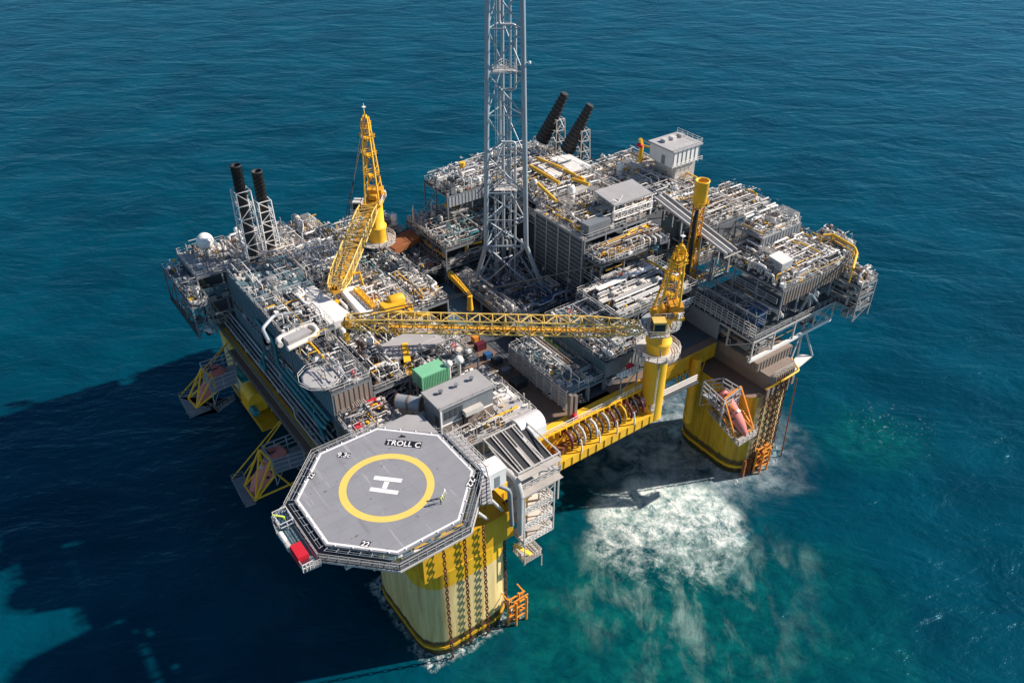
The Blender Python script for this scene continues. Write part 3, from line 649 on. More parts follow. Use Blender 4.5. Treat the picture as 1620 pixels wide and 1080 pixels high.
# ================= PEOPLE =================
def person(px,py,yaw,lab,jacket,trousers,bend=0):
    p=at(px,py,38);t=thing('person',lab,'person',p,None,yaw);me=bpy.data.meshes.new('body')
    sh=V((0,.08+bend*.35,1.42-bend*.12));nk=sh+V((0,.03+bend*.05,.1));hdp=nk+V((0,.03+bend*.08,.13))
    vs=[(0,0,.92),(0,.03+bend*.1,1.12),sh,nk,hdp,hdp+V((0,.01,.1))]
    rad=[.15,.15,.17,.065,.10,.09]
    e=[(0,1),(1,2),(2,3),(3,4),(4,5)]
    for sx in (-1,1):
        b0=len(vs);vs+=[V((sx*.1,0,.86)),V((sx*.12,.06*sx,.48)),V((sx*.13,-.02+.1*sx,.1)),V((sx*.14,.16+.1*sx,.04))];rad+=[.11,.075,.05,.045];e+=[(0,b0),(b0,b0+1),(b0+1,b0+2),(b0+2,b0+3)]
        b1=len(vs);vs+=[sh+V((sx*.2,0,-.02)),sh+V((sx*.27,.08,-.3)),sh+V((sx*.2,.3,-.42)),sh+V((sx*.18,.38,-.43))];rad+=[.075,.055,.04,.045];e+=[(2,b1),(b1,b1+1),(b1+1,b1+2),(b1+2,b1+3)]
    me.from_pydata([tuple(v) for v in vs],e,[]);o=bpy.data.objects.new('body',me);COL.objects.link(o)
    sk=o.modifiers.new('s','SKIN');ld=me.skin_vertices[0].data
    for i,r in enumerate(rad): ld[i].radius=(r,r*.85)
    ld[0].use_root=True;ss_=o.modifiers.new('ss','SUBSURF');ss_.levels=2;ss_.render_levels=2
    bpy.context.view_layer.update()
    m2=bpy.data.meshes.new_from_object(o.evaluated_get(bpy.context.evaluated_depsgraph_get()));bpy.data.objects.remove(o)
    for q in (jacket,trousers,'skin','black'): m2.materials.append(M[q])
    for f in m2.polygons:
        z=f.center.z;f.use_smooth=True;f.material_index=0
        if z<.9:f.material_index=1
        if z<.12:f.material_index=3
        if z>nk.z+.03:f.material_index=2
        if f.center.y>sh.y+.32 and z>.8:f.material_index=2
    o=bpy.data.objects.new('body',m2);COL.objects.link(o);o.parent=t
    hb=MB();hb.lathe(hdp+V((0,.01,.06)),[(.17,-.02),(.14,0),(.135,.08),(.09,.15),(.01,.18)],0,12)
    h=bpy.data.objects.new('helmet',hb.mesh('helmet',['white']));COL.objects.link(h);h.parent=t
    return t
person(697.5,795.5,R(200),'person in a white helmet and yellow work clothes standing nearer on the helideck','hivis','navy',.25)
person(702,787,R(190),'person in pale work clothes just behind the other one on the helideck','white','hivis',.1)
# ================= MODULES =================
PN=('pipe_pale','white','galv','steel_light');PD=('steel_grey','galv','teal','steel_light')
m1=module('grey block with pale octagonal roof and ribbed side wall at the left edge',2,9,21.5,37,27,40,(33.5,),(('-u',33.6,39.7,'deck_teal'),('-v',27,39.7,'brown_wall')),top='deck_grey',np=12,fill=.28,ts=2.2)
b=MB();c=at(503,596,40.5);b.lathe((c.x+.4,c.y-.3,40.02),[(3.3,0),(3.3,.5),(2.9,.55),(.01,.6)],0,10,cap=False);part('octagonal_roof',b,'deck_pale',m1)
b=MB();b.rail([(c.x+.4+3.8*math.cos(k*.628),c.y-.3+3.8*math.sin(k*.628),40.02) for k in range(10)],1.1,0,.05,1.5,True);part('roof_railing',b,'steel_light',m1)
bundle(m1,(1.1,22,34.5),(0,17,0),(-.55,0,-.55),3,1,.28,'teal')
bundle(m1,(1.5,22.5,30),(0,30,0),(-.6,0,-.5),3,1,.2,'steel_grey')
m2=module('block with big white pipe loops on its roof behind the octagonal roof',1.8,10.5,37.6,53,27,41,(31,36),(('-u',36.1,40.7,'deck_teal'),('-u',27,30.7,'steel_dark')),np=10,fill=.35)
b=MB();z=42.2
A=[at(*p,z) for p in ((444,546),(437,537),(490,513),(502,522),(500,530),(455,552))]
b.path(A,.5,0,12);part('pipe_loop',b,'pipe_pale',m2)
B2=[at(*p,z+.2) for p in ((425,540),(415,520),(432,500),(478,492))]
part('pipe_loop',MB().path(B2,.32,0,12),'galv',m2);part('roof_cabin',MB().prism([tuple(at(*p,42.5))[:2] for p in ((447,533),(482,517),(494,523),(456,541))],41.01,42.5),'deck_pale',m2)
part('pipe',MB().path([V((1.2,52,38)),V((1.2,44,38)),V((.6,42,34)),V((.6,30,34)),V((.6,24,29))],.35,0,10),'teal',m2)
part('pipe',MB().path([V((.9,50,30)),V((-.4,50,30)),V((-.4,47,30)),V((-.4,47,34)),V((.9,47,34))],.3,0,10),'teal',m2)
m3=module('dark teal roofed block between the exhaust stacks and the white pipe loops',2,14,53.6,68,27,40.5,(33.5,),(('-u',27,33,'deck_teal'),('-u',34.6,40.2,'deck_teal')),top='deck_teal',np=10,fill=.2)
m4=module('low corner block at the far left under the white dome',-3,7,72,84,27,39,(33,),(('-u',33.1,38.7,'deck_teal'),('-v',33.3,36,'deck_teal')),top='deck_pale',np=8,fill=.3)
m5=module('narrow outboard decks hanging on the far left corner',-6.5,-3.1,66,84,29,36.5,(),(('-u',29,31,'steel_dark'),),top='steel_dark',np=10,fill=.7,cat='side deck',name='side_deck')
m6=module('equipment deck carrying the lattice towers of the two exhaust stacks',7.3,20,68.6,84,27,38.5,(33,),(),top='deck_grey',np=34)
m7=module('silver scaffold covered deck right of the exhaust stacks',14.4,25,54,68,27,39,(33,),(),np=60,pm=('galv','white'),zmax=3.5,kw=dict(equipment_frame=6,cable_tray=3,pipe_loom=3,valve_cluster=3))
b=MB()
for i in range(240):
    p=V((random.uniform(14.5,24.5),random.uniform(54,68),39+random.uniform(0,3.8)));d=V((random.uniform(-1,1),random.uniform(-1,1),random.uniform(-1.2,1.2))).normalized()*random.uniform(1.5,3);b.tube(p,p+d,.05,0,4,caps=False)
part('scaffold',b,'galv',m7,kind='stuff')
m8=module('deck with flat white roofs in front of the far crane',10.8,28,40,53.6,27,38,(33,),(('-v',33.5,37,'steel_grey'),),top='deck_pale',np=26,fill=.5)
for q,z in ((((462,462),(497,452),(560,500),(520,512)),41.2),(((538,457),(560,452),(600,487),(572,497)),41.2)):
    po=[tuple(at(*p,z))[:2] for p in q];part('flat_roof',MB().prism(po[::-1],z-1.6,z),'white',m8)
part('yellow_ladder',MB().lattice(at(563,457,41.5),at(592,486,41.5),.9,.9,.6,.6,9,.12,.08),'yellow',m8)
m9=module('grey equipment deck between the octagonal roof block and the yellow striped roof',9.6,16.5,22,39.5,27,36.5,(32,),(),np=34)
m10=module('deck with grey roof crossed by a yellow stripe above the green container',16.8,29.5,20,39.6,27,36,(31.5,),(('-v',27,30,'steel_grey'),),np=22,fill=.45,rail='steel_light')
q=[at(*p,38.5) for p in ((588,553),(668,512),(705,538),(626,568))];part('flat_roof',MB().prism([tuple(x)[:2] for x in q][::-1],37.9,38.5),'deck_pale',m10)
b=MB();b.prism([tuple(at(*p,39))[:2] for p in ((635,541),(644,538),(650,568),(639,570))][::-1],38.51,38.62);part('yellow_stripe',b,'yellow',m10)
b=MB();A0,A1=at(575,575,37),at(742,530,37);b.lattice(A0,A1,1.4,1.4,1.6,1.6,14,.09,.06);part('pipe_bridge',b,'steel_light',m10)
part('yellow_stripe',MB().prism([tuple(at(*p,36.1))[:2] for p in ((638,575),(651,572),(656,592),(644,595))][::-1],36.01,36.12),'yellow',m10)
b=MB();slab(at(608,623,31),at(640,582,35.5),3.4,.2,b);
for k in(-1.5,-.5,.5,1.5): p,q=at(608,623,31),at(640,582,35.5);d=(q-p).normalized();s=d.cross(V((0,0,1))).normalized()*k;b.bar(p+s+V((0,0,.35)),q+s+V((0,0,.35)),.15,1)
part('sloping_rack',b,('deck_teal','steel_light'),m10)
m11=module('front utility deck between the helideck and the grey cabin',12,31,4.6,19.6,27,33,(),(('-v',30,32.7,'brown_wall'),),top='deck_pale',np=40,fill=.55,ts=2.3)
m12=module('small deck with white rails left behind the helideck',2.2,10.5,14.6,21.2,27,34.5,(),(),top='deck_pale',np=12,fill=.6,rail='white')
# central long louvred racks
m13=module('long grey rack with louvred fence left of the teal walkway',40.3,45.2,7.5,25,27,31,(),(),top='deck_teal',np=14,fill=.45,rail='steel_light',brace=False)
b=MB()
for k in range(7): b.box((40.0,7.4,27.3+k*.62),(40.22,25.1,27.6+k*.62))
for k in range(9): b.box((39.9,7.4+k*2.2,27),(40.24,7.6+k*2.2,31.9))
part('louvre_fence',b,'steel_light',m13)
b=MB();b.rail([(45.0,7.5,31),(45.0,25,31)],1.4,0,.09,1.2,False,(1,.6,.3));part('side_rail',b,'steel_light',m13)
m14=module('teal walkway bay with a worn yellow line right of the louvred rack',45.6,49.6,8.5,32,27,29.6,(),(),top='deck_teal',np=3,fill=.08,brace=False,inner=False)
part('yellow_line',MB().box((46.3,9,29.61),(47,20,29.63)).box((48.5,20,29.61),(49.2,31,29.63)),'lime',m14)
m15=module('dark framed module under the long crane boom',50,62,8.5,27,27,33,(),(('-u',28,33,'deck_teal'),('-v',29.5,32.4,'steel_grey')),top='steel_dark',frame='steel_grey',np=28,pm=PD,zmax=1.6)
b=MB()
for u in (51,55,59):
    for v in (9.5,14.5,19.5,24.5): b.bar((u,v,33),(u,v,35.6),.16)
for u in (51,55,59): b.bar((u,9.5,35.6),(u,24.5,35.6),.16);
for v in (9.5,14.5,19.5,24.5): b.bar((51,v,35.6),(59,v,35.6),.16);b.bar((51,v,35.6),(55,v,33),.09);b.bar((55,v,33),(59,v,35.6),.09)
part('open_frame',b,'galv',m15)
m16=module('sunlit lower pipe deck between the near crane and the ribbed wall',58.5,80,15,27.4,27,35.5,(31,),(),np=22,zmax=1.6,rail='white',fill=.22)
for i in range(7): bundle(m16,(59+(i%3),15.5+i*1.65,36.5+.25*(i%3)),(19-(i%2)*4,0,0),(0,.42,0),3,1,(.13,.2,.16,.24,.12,.2,.15)[i],PN,loops=((.3,),(),(.6,),(.2,.7),(),(.5,),())[i])
bundle(m16,(62,14.6,31.6),(16,0,0),(0,-.3,.75),5,1,.18,PN)
m17=module('upper pipe deck packed with bends behind the sunlit pipe deck',64.8,84,27.6,32.9,27,39.5,(31,35),(),np=50,rail='white')
for i in range(5):
    o_=at(1008+i*9,372-i*1,41.5);part('pipe_coil',MB().path([o_+V((0,-2.2,-1.5)),o_+V((0,-2.2,0)),o_+V((0,0,0)),o_+V((.9,.6,0)),o_+V((.9,2.6,0)),o_+V((.9,2.6,-1.5))],.2,0,8),'white',m17)
m18=module('tall central module with ribbed grey wall facing the flare tower',64.8,82,33,49.5,27,43,(31,35,39),(('-u',28.5,43,'steel_grey'),),np=60,fill=.9)
b=MB()
for v in (33.2,37.2,41.2,45.2,49.2): b.box((64.4,v-.15,28),(64.67,v+.15,43.2))
b.box((64.3,33,43.01),(65.3,49.5,43.4));part('wall_rib',b,'steel_light',m18)
b=MB()
for k in range(13): b.box((64.5,33.4,29.3+k*1.05),(64.66,49.2,29.6+k*1.05))
part('wall_louvre',b,'steel_dark',m18)
part('wall_cabin',MB().box((66,33.3,43.02),(72,35.8,45.6)),'steel_grey',m18)
b=MB();po=[tuple(at(*p,48))[:2] for p in ((940,302),(1000,283),(1032,305),(972,325))];b.prism(po[::-1],47.6,48);part('flat_roof',b,'deck_pale',m18)
b=MB()
for x,y in po: b.bar((x,y,43),(x,y,47.6),.25)
b.lattice(V((*po[3],45.5)),V((*po[2],45.5)),.8,.8,1.6,1.6,6,.12,.08);part('roof_truss',b,'white',m18)
m19=module('rear central module covered in pale pipework near the black exhausts',66,84,50,66,27,44,(33,39),(('-u',30,38,'steel_dark'),),np=60,fill=.9)
b=MB()
for i,(p,q) in enumerate((((850,250),(900,272)),((838,262),(885,290)),((880,262),(925,285)),((905,283),(932,292)),((845,285),(880,318)))):
    b.tube(at(*p,46.5),at(*q,46.5),.38,0,8)
part('yellow_beam',b,'yellow',m19)
for q in (((868,250),(900,243),(935,262),(905,272)),((850,262),(868,256),(895,272),(876,280))): part('flat_roof',MB().prism([tuple(at(*p,46.2))[:2] for p in q][::-1],45.6,46.2),'white',m19)
m20=module('long rear right deck of pipework behind the duct',84.3,104,36,62,27,42,(33,),(),np=80,fill=.85)
m21=module('deck right of the duct reaching the rear right edge',90,112,24,35.7,27,41,(33,),(('+v',33,39,'steel_grey'),),np=50)
m22=module('rear left process block with open frames beside the flare tower',46,63,57,74,27,36,(31.5,),(),np=36,frame='steel_grey',pm=PD)
m23=module('raised rear deck with silver pipework left of the flare tower',52.5,65.6,66,76,36.2,43.5,(),(('-v',40.6,43.2,'galv'),),np=60,pm=('galv','white','steel_light'))
m24=module('rear edge deck behind the far crane',28,45.6,74.5,85.5,27,33,(),(),top='deck_grey',np=34,fill=.75)
m25=module('equipment deck below the far crane pedestal',25.4,37,54.5,73.8,27,34,(),(),np=34,pm=PD)
m26=module('engine like machinery deck right of the white roofs',28.6,36,40.5,54,27,35.5,(),(('+u',27,35.2,'deck_grey'),),np=30,rail='steel_light')
m27=module('rear right corner module',66,90,66.4,82,27,41.5,(34,),(),np=60)
m28=module('left rear edge deck behind the scaffold',20.5,28,68.4,84,27,37,(),(),np=30)
m36=module('low dark machinery deck between the far crane and the flare tower',38.5,45.6,58.5,73.8,27,30.5,(),(),top='steel_dark',np=26,pm=PD,inner=False,frame='steel_dark')
m37=module('narrow dark pump deck behind the long crane boom',46.4,50,33,55,27,29.5,(),(),top='deck_teal',np=22,pm=PD,inner=False,brace=False)
part('deck_sheet',MB().box((36.6,38,27.004),(46,58.3,27.02)),'deck_teal',hull)
# right hand module
m30=module('right hand module with open front gallery and bright pipework roof',86,107,-1.2,17,33.5,40.2,(),(('-v',36.9,40.3,'brown_wall'),),top='deck_grey',np=90,fill=.85,rails=('-v','+u'))
m31=module('lower gallery deck of the right hand module with pale railings',79.2,104.5,-1.6,17,27.02,31.5,(),(),top='steel_dark',np=8,fill=.2,topclut=False,frame='steel_light')
b=MB();b.rail([(79.3,-1.5,31.5),(79.3,20,31.5)],3.2,0,.09,1.4,False,(1,.8,.6,.4,.2));part('gallery_screen',b,'steel_light',m31)
b=MB();b.box((79.0,7,27.1),(79.18,19,31.4));part('wall_panel',b,'steel_grey',m31)
for k in range(4):
    b=MB();b.rail([(80.6+k*1.4,-1,32+k*1.9),(80.6+k*1.4,20,32+k*1.9)],1.1,0,.07,2.4,False,(1,.5,0));part('step_rail',b,'galv' if k%2 else 'steel_grey',m31)
part('gallery_frame',MB().lattice((81.5,-.6,34),(81.5,18,34),3,3,4.5,4.5,7,.1,.07),'steel_grey',m31)
part('blue_crate',MB().box((83.2,1.2,31.52),(85.8,4.4,35)),'blue',m31)
b=MB();b.prism([(79,-1.7),(104.6,-1.7),(104.6,-1.2),(79,-1.2)],26.3,27.0);part('edge_girder',b,'white',m31)
m32=module('raised frame deck with yellow handrails on top of the right hand module',92.5,104.5,10.5,17.5,40.4,44.5,(),(('-v',41,44.3,'steel_grey'),),top='deck_pale',np=36,fill=.7)
m33=module('outboard platforms stacked on the far right edge',104.6,109.8,-6.2,1.5,28.5,37,(31.5,34.3),(),np=34,fill=.9,cat='side deck',name='side_deck')
m34=module('small raised platform on the far right corner',109.3,112.6,1.8,9.5,33.8,40,(),(('-v',36,39.6,'brown_wall'),),np=20)
sb=thing('ventilation_house','plain silver box house standing on the roof of the right hand module','vent house',at(1236,425,40.2))
p=[tuple(at(*q,43.6))[:2] for q in ((1216,405),(1233,397),(1255,411),(1238,419))];part('body',MB().prism(p[::-1],40.2,43.6),'galv',sb);part('roof_edge',MB().prism([(x*1,y) for x,y in p][::-1],43.61,43.72),'white',sb)
dv=thing('exhaust_duct','long pair of pale ducts running front to back behind the yellow vent tower','duct',(87,25,43))
for k,x in enumerate((0,.9,1.6,2.5,3.2)): 
    a=at(1035,312,44.5)+V((x,0,0));c=at(1150,402,44.5)+V((x*.9,0,0));part('duct',MB().bar(a,c,(.5,.3,.45,.3,.4)[k]),('deck_pale','steel_grey','steel_light','steel_dark','deck_pale')[k],dv)
b=MB()
for t in range(9): p=at(1035,312,44.5).lerp(at(1150,402,44.5),t/8);b=MB();b.bar(p+V((-.6,0,-.7)),p+V((4.2,0,-.7)),.2);b.bar(p+V((1,0,-.7)),p+V((1,0,-4.4)),.2);part('support',b,'steel_light',dv)
# under-deck bracket wing, right
bw=thing('bracket_platform','triangular pale bracket platform jutting out under the right hand module','bracket',at(1255,588,20))
p1,p2,p3=at(1243,589,20),at(1285,563,20),at(1262,560,20);b=MB();b.prism([tuple(x)[:2] for x in (p1,at(1250,592,20),p2,p3)],19.8,20.1);part('platform',b,'white',bw)
ap=at(1272,513,27.5);b=MB();[b.tube(q+V((0,0,.1)),ap,.22,0,8) for q in (p1,p2,p3)];part('strut',b,'galv',bw)
ap2=at(1282,464,38);b=MB();[b.tube(q,ap2,.3,0,8) for q in (at(1262,498,31),at(1279,490,31),at(1296,482,31))];part('strut',b,'galv',bw)
# yellow rail loop at far right
b=MB();pts=[at(*q,42.5) for q in ((1302,372),(1318,371),(1352,391),(1356,400),(1349,425))];b.path(pts,.28);b.path([x-V((0,0,1.1)) for x in pts],.14);[b.tube(x,x-V((0,0,3.2)),.16) for x in pts[1:]]
solo('monorail_beam',b,'yellow','bent yellow monorail beam reaching over the far right edge','beam',pts[2])
# ================= WHITE HOUSE rear right =================
wh=thing('equipment_house','white box house with flat roof standing above the rear right corner','house',(101,45,42))
tp=[at(*q,51) for q in ((1002,243-8),(1035,210),(1107,228),(1066,245))];tp=[at(1010,232,51),at(1045,209,51),at(1107,229,51),at(1064,246,51)]
po=[tuple(x)[:2] for x in tp]
cx_=sum(p[0] for p in po)/4;cy_=sum(p[1] for p in po)/4
po=[(96.8,41.4),(96.8,49.3),(106.2,49.3),(106.2,41.4)]
b=MB();b.box((97.5,41.5,47.2),(106,49,51));part('wall',b,'white',wh);b=MB();b.box((97.1,41.1,51.01),(106.4,49.4,51.4));part('roof',b,'deck_pale',wh)
b=MB()
for k in range(7): b.box((97.6+k*1.36,41.38,47.3),(97.72+k*1.36,41.49,50.9))
part('wall_seam',b,'steel_grey',wh)
part('door',MB().box((97.42,44,47.3),(97.49,45.1,49.4)),'steel_grey',wh);[part('roof_unit',MB().box((99+k*2.6,46,51.41),(100.2+k*2.6,47.4,52.1)),'steel_light',wh) for k in range(3)]
b=MB();b.rail([(97.2,41.2,51.4),(106.3,41.2,51.4),(106.3,49.3,51.4)],1,0,.04,1.4);part('roof_railing',b,'white',wh)
b=MB();b.box((99.5,42.2,42),(105.8,48.5,47.1));part('lower_wall',b,'pipe_pale',wh)
b=MB();b.rail([(97,41,47.1),(106.6,41,47.1)],1.1,0,.05,1.3);part('railing',b,'white',wh)
yc=thing('deck_crane','small yellow deck crane beside the white box house','crane',at(1015,235,44))
a=at(1012,262,43);b=MB();b.tube(a,a+V((0,0,5)),.55,0,10);part('pedestal',b,'yellow',yc);t0=a+V((0,0,5.2));part('arm',MB().bar(t0,t0+V((4.5,-2.5,-1.8)),.45).bar(t0,t0+V((-.4,.2,1.6)),.7).bar(t0+V((-.4,.2,1.6)),t0+V((4.5,-2.5,-1.8)),.12),'yellow',yc);part('winch',MB().drum(t0+V((-.6,-.9,0)),t0+V((-.6,.9,0)),.45),'red',yc)
# ================= FLARE TOWER =================
fl=thing('flare_tower','tall three legged grey lattice flare tower rising out of the picture','flare tower',(54.5,46,27))
CT=V((54.9,46.8,0));rv=V((cA,-sA,0));fv=V((sA,cA,0))
def tri(z,w): return [CT+V((0,0,z))-rv*w/2-fv*w*.29,CT+V((0,0,z))+rv*w/2-fv*w*.29,CT+V((0,0,z))+fv*w*.58-rv*.6]
zs=[40,46,52,60,68,76,84,92,100,108];ws=[8.6-.045*(z-36) for z in zs];TR=[tri(z,w) for z,w in zip(zs,ws)]
bt=tri(27,13.2);bt[0]=at(745,468,27);bt[1]=at(866,474,27)
for k,nm in enumerate(('left','right','rear')):
    b=MB();b.tube(bt[k],TR[0][k],.5,0,10);b.tube(TR[0][k],TR[-1][k],.5 if k<2 else .36,0,12);part('leg',b,'tower_steel',fl)
b=MB()
for i in range(len(zs)-1):
    for j in range(3):
        a,c=TR[i],TR[i+1];k=(j+1)%3
        b.tube(a[j],a[k],.13,0,6) if i%2==0 or True else 0
        mid=(a[j]+a[k])/2
        if i%2: b.tube(a[j],c[k],.16,0,6)
        else: b.tube(a[k],c[j],.16,0,6)
for j in range(3):
    k=(j+1)%3;b.tube(bt[j],TR[0][k],.2,0,6);b.tube(bt[k],TR[0][j],.2,0,6);b.tube(TR[0][j],TR[0][k],.25,0,6)
part('bracing',b,'tower_steel',fl)
b=MB();o=CT+rv*1.9+fv*1;b.path([o+V((0,0,28)),o+V((0,0,61.5)),o+V((0,0,61.5))-rv*3,o+V((0,0,72))-rv*3,o+V((0,0,72)),o+V((0,0,84)),o+V((0,0,84))-rv*3,o+V((0,0,108))-rv*3],.26,0,10);part('flare_pipe',b,'galv',fl)
b=MB();o=CT+rv*.9+fv*1.6;b.path([o+V((0,0,28)),o+V((0,0,108))],.22,0,8);b.path([o+V((0,0,28))-rv*3.2,o+V((0,0,50))-rv*3.2,o+V((0,0,50))-rv*.5+V((0,0,0)),o+V((0,0,50))-rv*.5+V((0,0,20))],.2,0,8);part('flare_pipe',b,'tower_steel',fl)
b=MB()
for i in range(130):
    z=30+i*.6;p=CT-rv*1.8+V((0,0,z));b.tube(p-rv*.22,p+rv*.22,.04,0,4,caps=False)
b.tube(CT-rv*2+V((0,0,29)),CT-rv*2+V((0,0,108)),.06,0,5);b.tube(CT-rv*1.6+V((0,0,29)),CT-rv*1.6+V((0,0,108)),.06,0,5);part('ladder',b,'galv',fl)
for z in (52,76):
    b=MB();c=CT+V((0,0,z));b.prism([tuple(p)[:2] for p in tri(z,5)],z+.1,z+.2);b.rail([p+V((0,0,.2)) for p in tri(z,5)],1.1,0,.05,1.2,True);part('landing',b,'steel_light',fl)
b=MB();c=TR[5][1]+V((0,0,2));b.tube(c,c+rv*1.1,.08);b.drum(c+rv*1.1-V((0,0,.3)),c+rv*1.1+V((0,0,.3)),.25);part('lamp',b,'white',fl)
for i in range(22):
    b=MB();a=CT+V((random.uniform(-2.5,3),random.uniform(-2.5,3),random.uniform(37,46)));ax=random.choice((V((1,0,0)),V((0,1,0)),V((0,0,1))));b.tube(a,a+ax*random.uniform(.8,2.4),random.choice((.07,.12,.2)),0,6);part('pipe',b,random.choice(('steel_light','white','galv')),fl)
# rear low equipment inside flare base
m35=module('dark equipment deck inside the legs of the flare tower',50.2,63.8,34,55.5,27,28.6,(),(),top='steel_dark',np=50,fill=.45,pm=('steel_grey','blue','galv','steel_dark'),inner=False,frame='steel_dark')
# ================= CRANES =================
def crane(loc,rp,zb,zt,lab,ringz,apex,root,tip,bw,bh,nb,face,cabside,roots_w=None,ropes=True,mast='yellow'):
    t=thing('pedestal_crane',lab,'crane',V(loc));x,y=loc[0],loc[1];d=V(face).normalized();s=V((0,0,1)).cross(d)
    o=V((x,y,0))
    part('pedestal',MB().lathe((x,y,0),[(rp,zb),(rp,zt-6),(rp*1.12,zt-5.5),(rp*1.12,zt-5.2),(rp*.9,zt-5),(rp*.9,zt)],0,24),'yellow',t)
    b=MB();vs=[];n=16
    po=[(x+(rp+2)*math.cos(2*math.pi*k/n),y+(rp+2)*math.sin(2*math.pi*k/n)) for k in range(n)];b.prism(po,ringz,ringz+.2,0);b.rail([(*p,ringz+.2) for p in po],1.1,0,.06,1.2,True,(1,.66,.33))
    for k in range(8): p=po[k*2];b.bar((*p,ringz),(x+(p[0]-x)*.5,y+(p[1]-y)*.5,ringz-1.8),.14)
    part('ring_walkway',b,'steel_light',t)
    # slewing platform and machinery
    def obox(mb,c,L,W,h0,h1,m=0):
        c=V(c);q=[c+d*L/2+s*W/2,c-d*L/2+s*W/2,c-d*L/2-s*W/2,c+d*L/2-s*W/2];mb.prism([tuple(p)[:2] for p in q][::-1] if False else [tuple(p)[:2] for p in q],h0,h1,m)
    b=MB();obox(b,o-d*.8,5.6,3.8,zt,zt+.5);part('slewing_platform',b,'yellow',t)
    b=MB();obox(b,o-d*2.2,2.4,3.2,zt+.51,zt+2.6);part('machinery_house',b,'amber',t)
    hw=part('winch',MB().drum(o+V((0,0,zt+1.4))-s*1.1,o+V((0,0,zt+1.4))+s*1.1,.7),'amber',t)
    b=MB();cc_=o+s*cabside*3.1+d*1.2;obox(b,cc_,2.3,2.0,zt-1.4,zt+1.2);cab=part('cab',b,'boom_yellow' if cabside>0 else 'pipe_pale',t)
    b=MB();obox(b,cc_+d*1.18,.08,1.8,zt-.9,zt+.9);obox(b,cc_+s*cabside*1.03,1.9,.08,zt-.6,zt+.8);part('window',b,'glass',cab)
    b=MB();q=[cc_+d*1.8+s*1.6,cc_-d*1.8+s*1.6,cc_-d*1.8-s*1.6,cc_+d*1.8-s*1.6];b.rail([V((p.x,p.y,zt-1.4)) for p in q],1.1,0,.05,1,True);obox(b,cc_,3.6,3.2,zt-1.6,zt-1.42);part('cab_platform',b,'steel_light',t)
    # mast: tapering four-post A-frame
    a=V(apex);b=MB();base=[o+d*1.4+s*1.5,o+d*1.4-s*1.5,o-d*2.6-s*1.5,o-d*2.6+s*1.5];base=[p+V((0,0,zt+.5)) for p in base];tw=[.5,.5,.5,.5]
    top=[a+d*.6+s*.6,a+d*.6-s*.6,a-d*.6-s*.6,a-d*.6+s*.6]
    for k in range(4): b.tube(base[k],top[k],.2,0,8)
    for q_ in (.3,.55,.75): c0=base[0].lerp(base[2],.5).lerp(a,q_);b.box(c0-V((.7,.7,.3)),c0+V((.5,.9,.25)));b.rail([c0+V((-1.3,-1.3,0)),c0+V((1.3,-1.3,0)),c0+V((1.3,1.3,0)),c0+V((-1.3,1.3,0))],1,0,.06,1.3,True)
    N_=5
    for i in range(1,N_+1):
        for k in range(4):
            p=base[k].lerp(top[k],i/N_);q=base[(k+1)%4].lerp(top[(k+1)%4],i/N_);b.bar(p,q,.09);pp=base[k].lerp(top[k],(i-1)/N_)
            b.bar(pp,q,.07)
    part('mast',b,mast,t)
    b=MB();b.prism([tuple(p)[:2] for p in [a+d*1.1+s*1,a-d*1.1+s*1,a-d*1.1-s*1,a+d*1.1-s*1]],a.z-2.2,a.z-2.05);b.rail([V((p.x,p.y,a.z-2.05)) for p in [a+d*1.1+s*1,a-d*1.1+s*1,a-d*1.1-s*1,a+d*1.1-s*1]],1,0,.06,1,True)
    for k in (-.3,.3): b.drum(a+s*(k-.15),a+s*(k+.15),.6)
    b.tube(a,a+V((0,0,1.4)),.12);part('mast_head',b,'yellow',t)
    b=MB();b.tube(a+V((0,0,1.4)),a+V((0,0,3)),.07);b.box(a+V((-.35,-.35,2.2)),a+V((.35,.35,2.32)));part('aerial',b,'white',t)
    rt,tp_=V(root),V(tip);b=MB();m1_=rt.lerp(tp_,.16);m2_=rt.lerp(tp_,.86)
    b.lattice(rt,m1_,bw,bw,bh*.45,bh,3,.15,.09);b.lattice(m1_,m2_,bw,bw,bh,bh,nb,.15,.09);b.lattice(m2_,tp_,bw,bw*.75,bh,bh*.6,3,.15,.1)
    boom=part('boom',b,'boom_yellow',t)
    dd=(tp_-rt).normalized();ss_=dd.cross(V((0,0,1))).normalized();b=MB()
    for k in (-.6,0,.6): b.drum(tp_+ss_*(k-.15),tp_+ss_*(k+.15),.55)
    b.box(tp_-V((.8,.8,.9)),tp_+V((.6,.6,-.2)));part('boom_head',b,'amber',boom)
    fb=MB()
    for i_ in range(5):
        c0=o-d*(1.2+.35*i_)+s*((-1)**i_)*1.7+V((0,0,zt+.5));fb.box(c0-V((.45,.35,0)),c0+V((.45,.35,.9+.2*(i_%3))),i_%3)
    fb.rail([o+d*1.8+s*1.9+V((0,0,zt+.5)),o-d*3.4+s*1.9+V((0,0,zt+.5)),o-d*3.4-s*1.9+V((0,0,zt+.5)),o+d*1.8-s*1.9+V((0,0,zt+.5))],1.1,1,.05,1)
    fb.path([o+s*2.1+V((0,0,zb+4)),o+s*(rp+.25)+V((0,0,zt-6))],.09,0,6);[fb.tube(o+s*(rp+.15)+V((-.25,0,zb+2+k_*.45)),o+s*(rp+.15)+V((.25,0,zb+2+k_*.45)),.035,1,4) for k_ in range(int((zt-7-zb)/.45))]
    part('deck_fittings',fb,('steel_grey','white','amber'),t)
    hb=MB();h0=tp_+dd*.3-V((0,0,1));hb.tube(h0,h0-V((0,0,1.6)),.05,0,5);hb.box(h0-V((.4,.3,3)),h0-V((-.4,-.3,1.6)));hb.tube(h0-V((0,0,3)),h0-V((0,0,3.6)),.1);part('hook_block',hb,'yellow',boom)
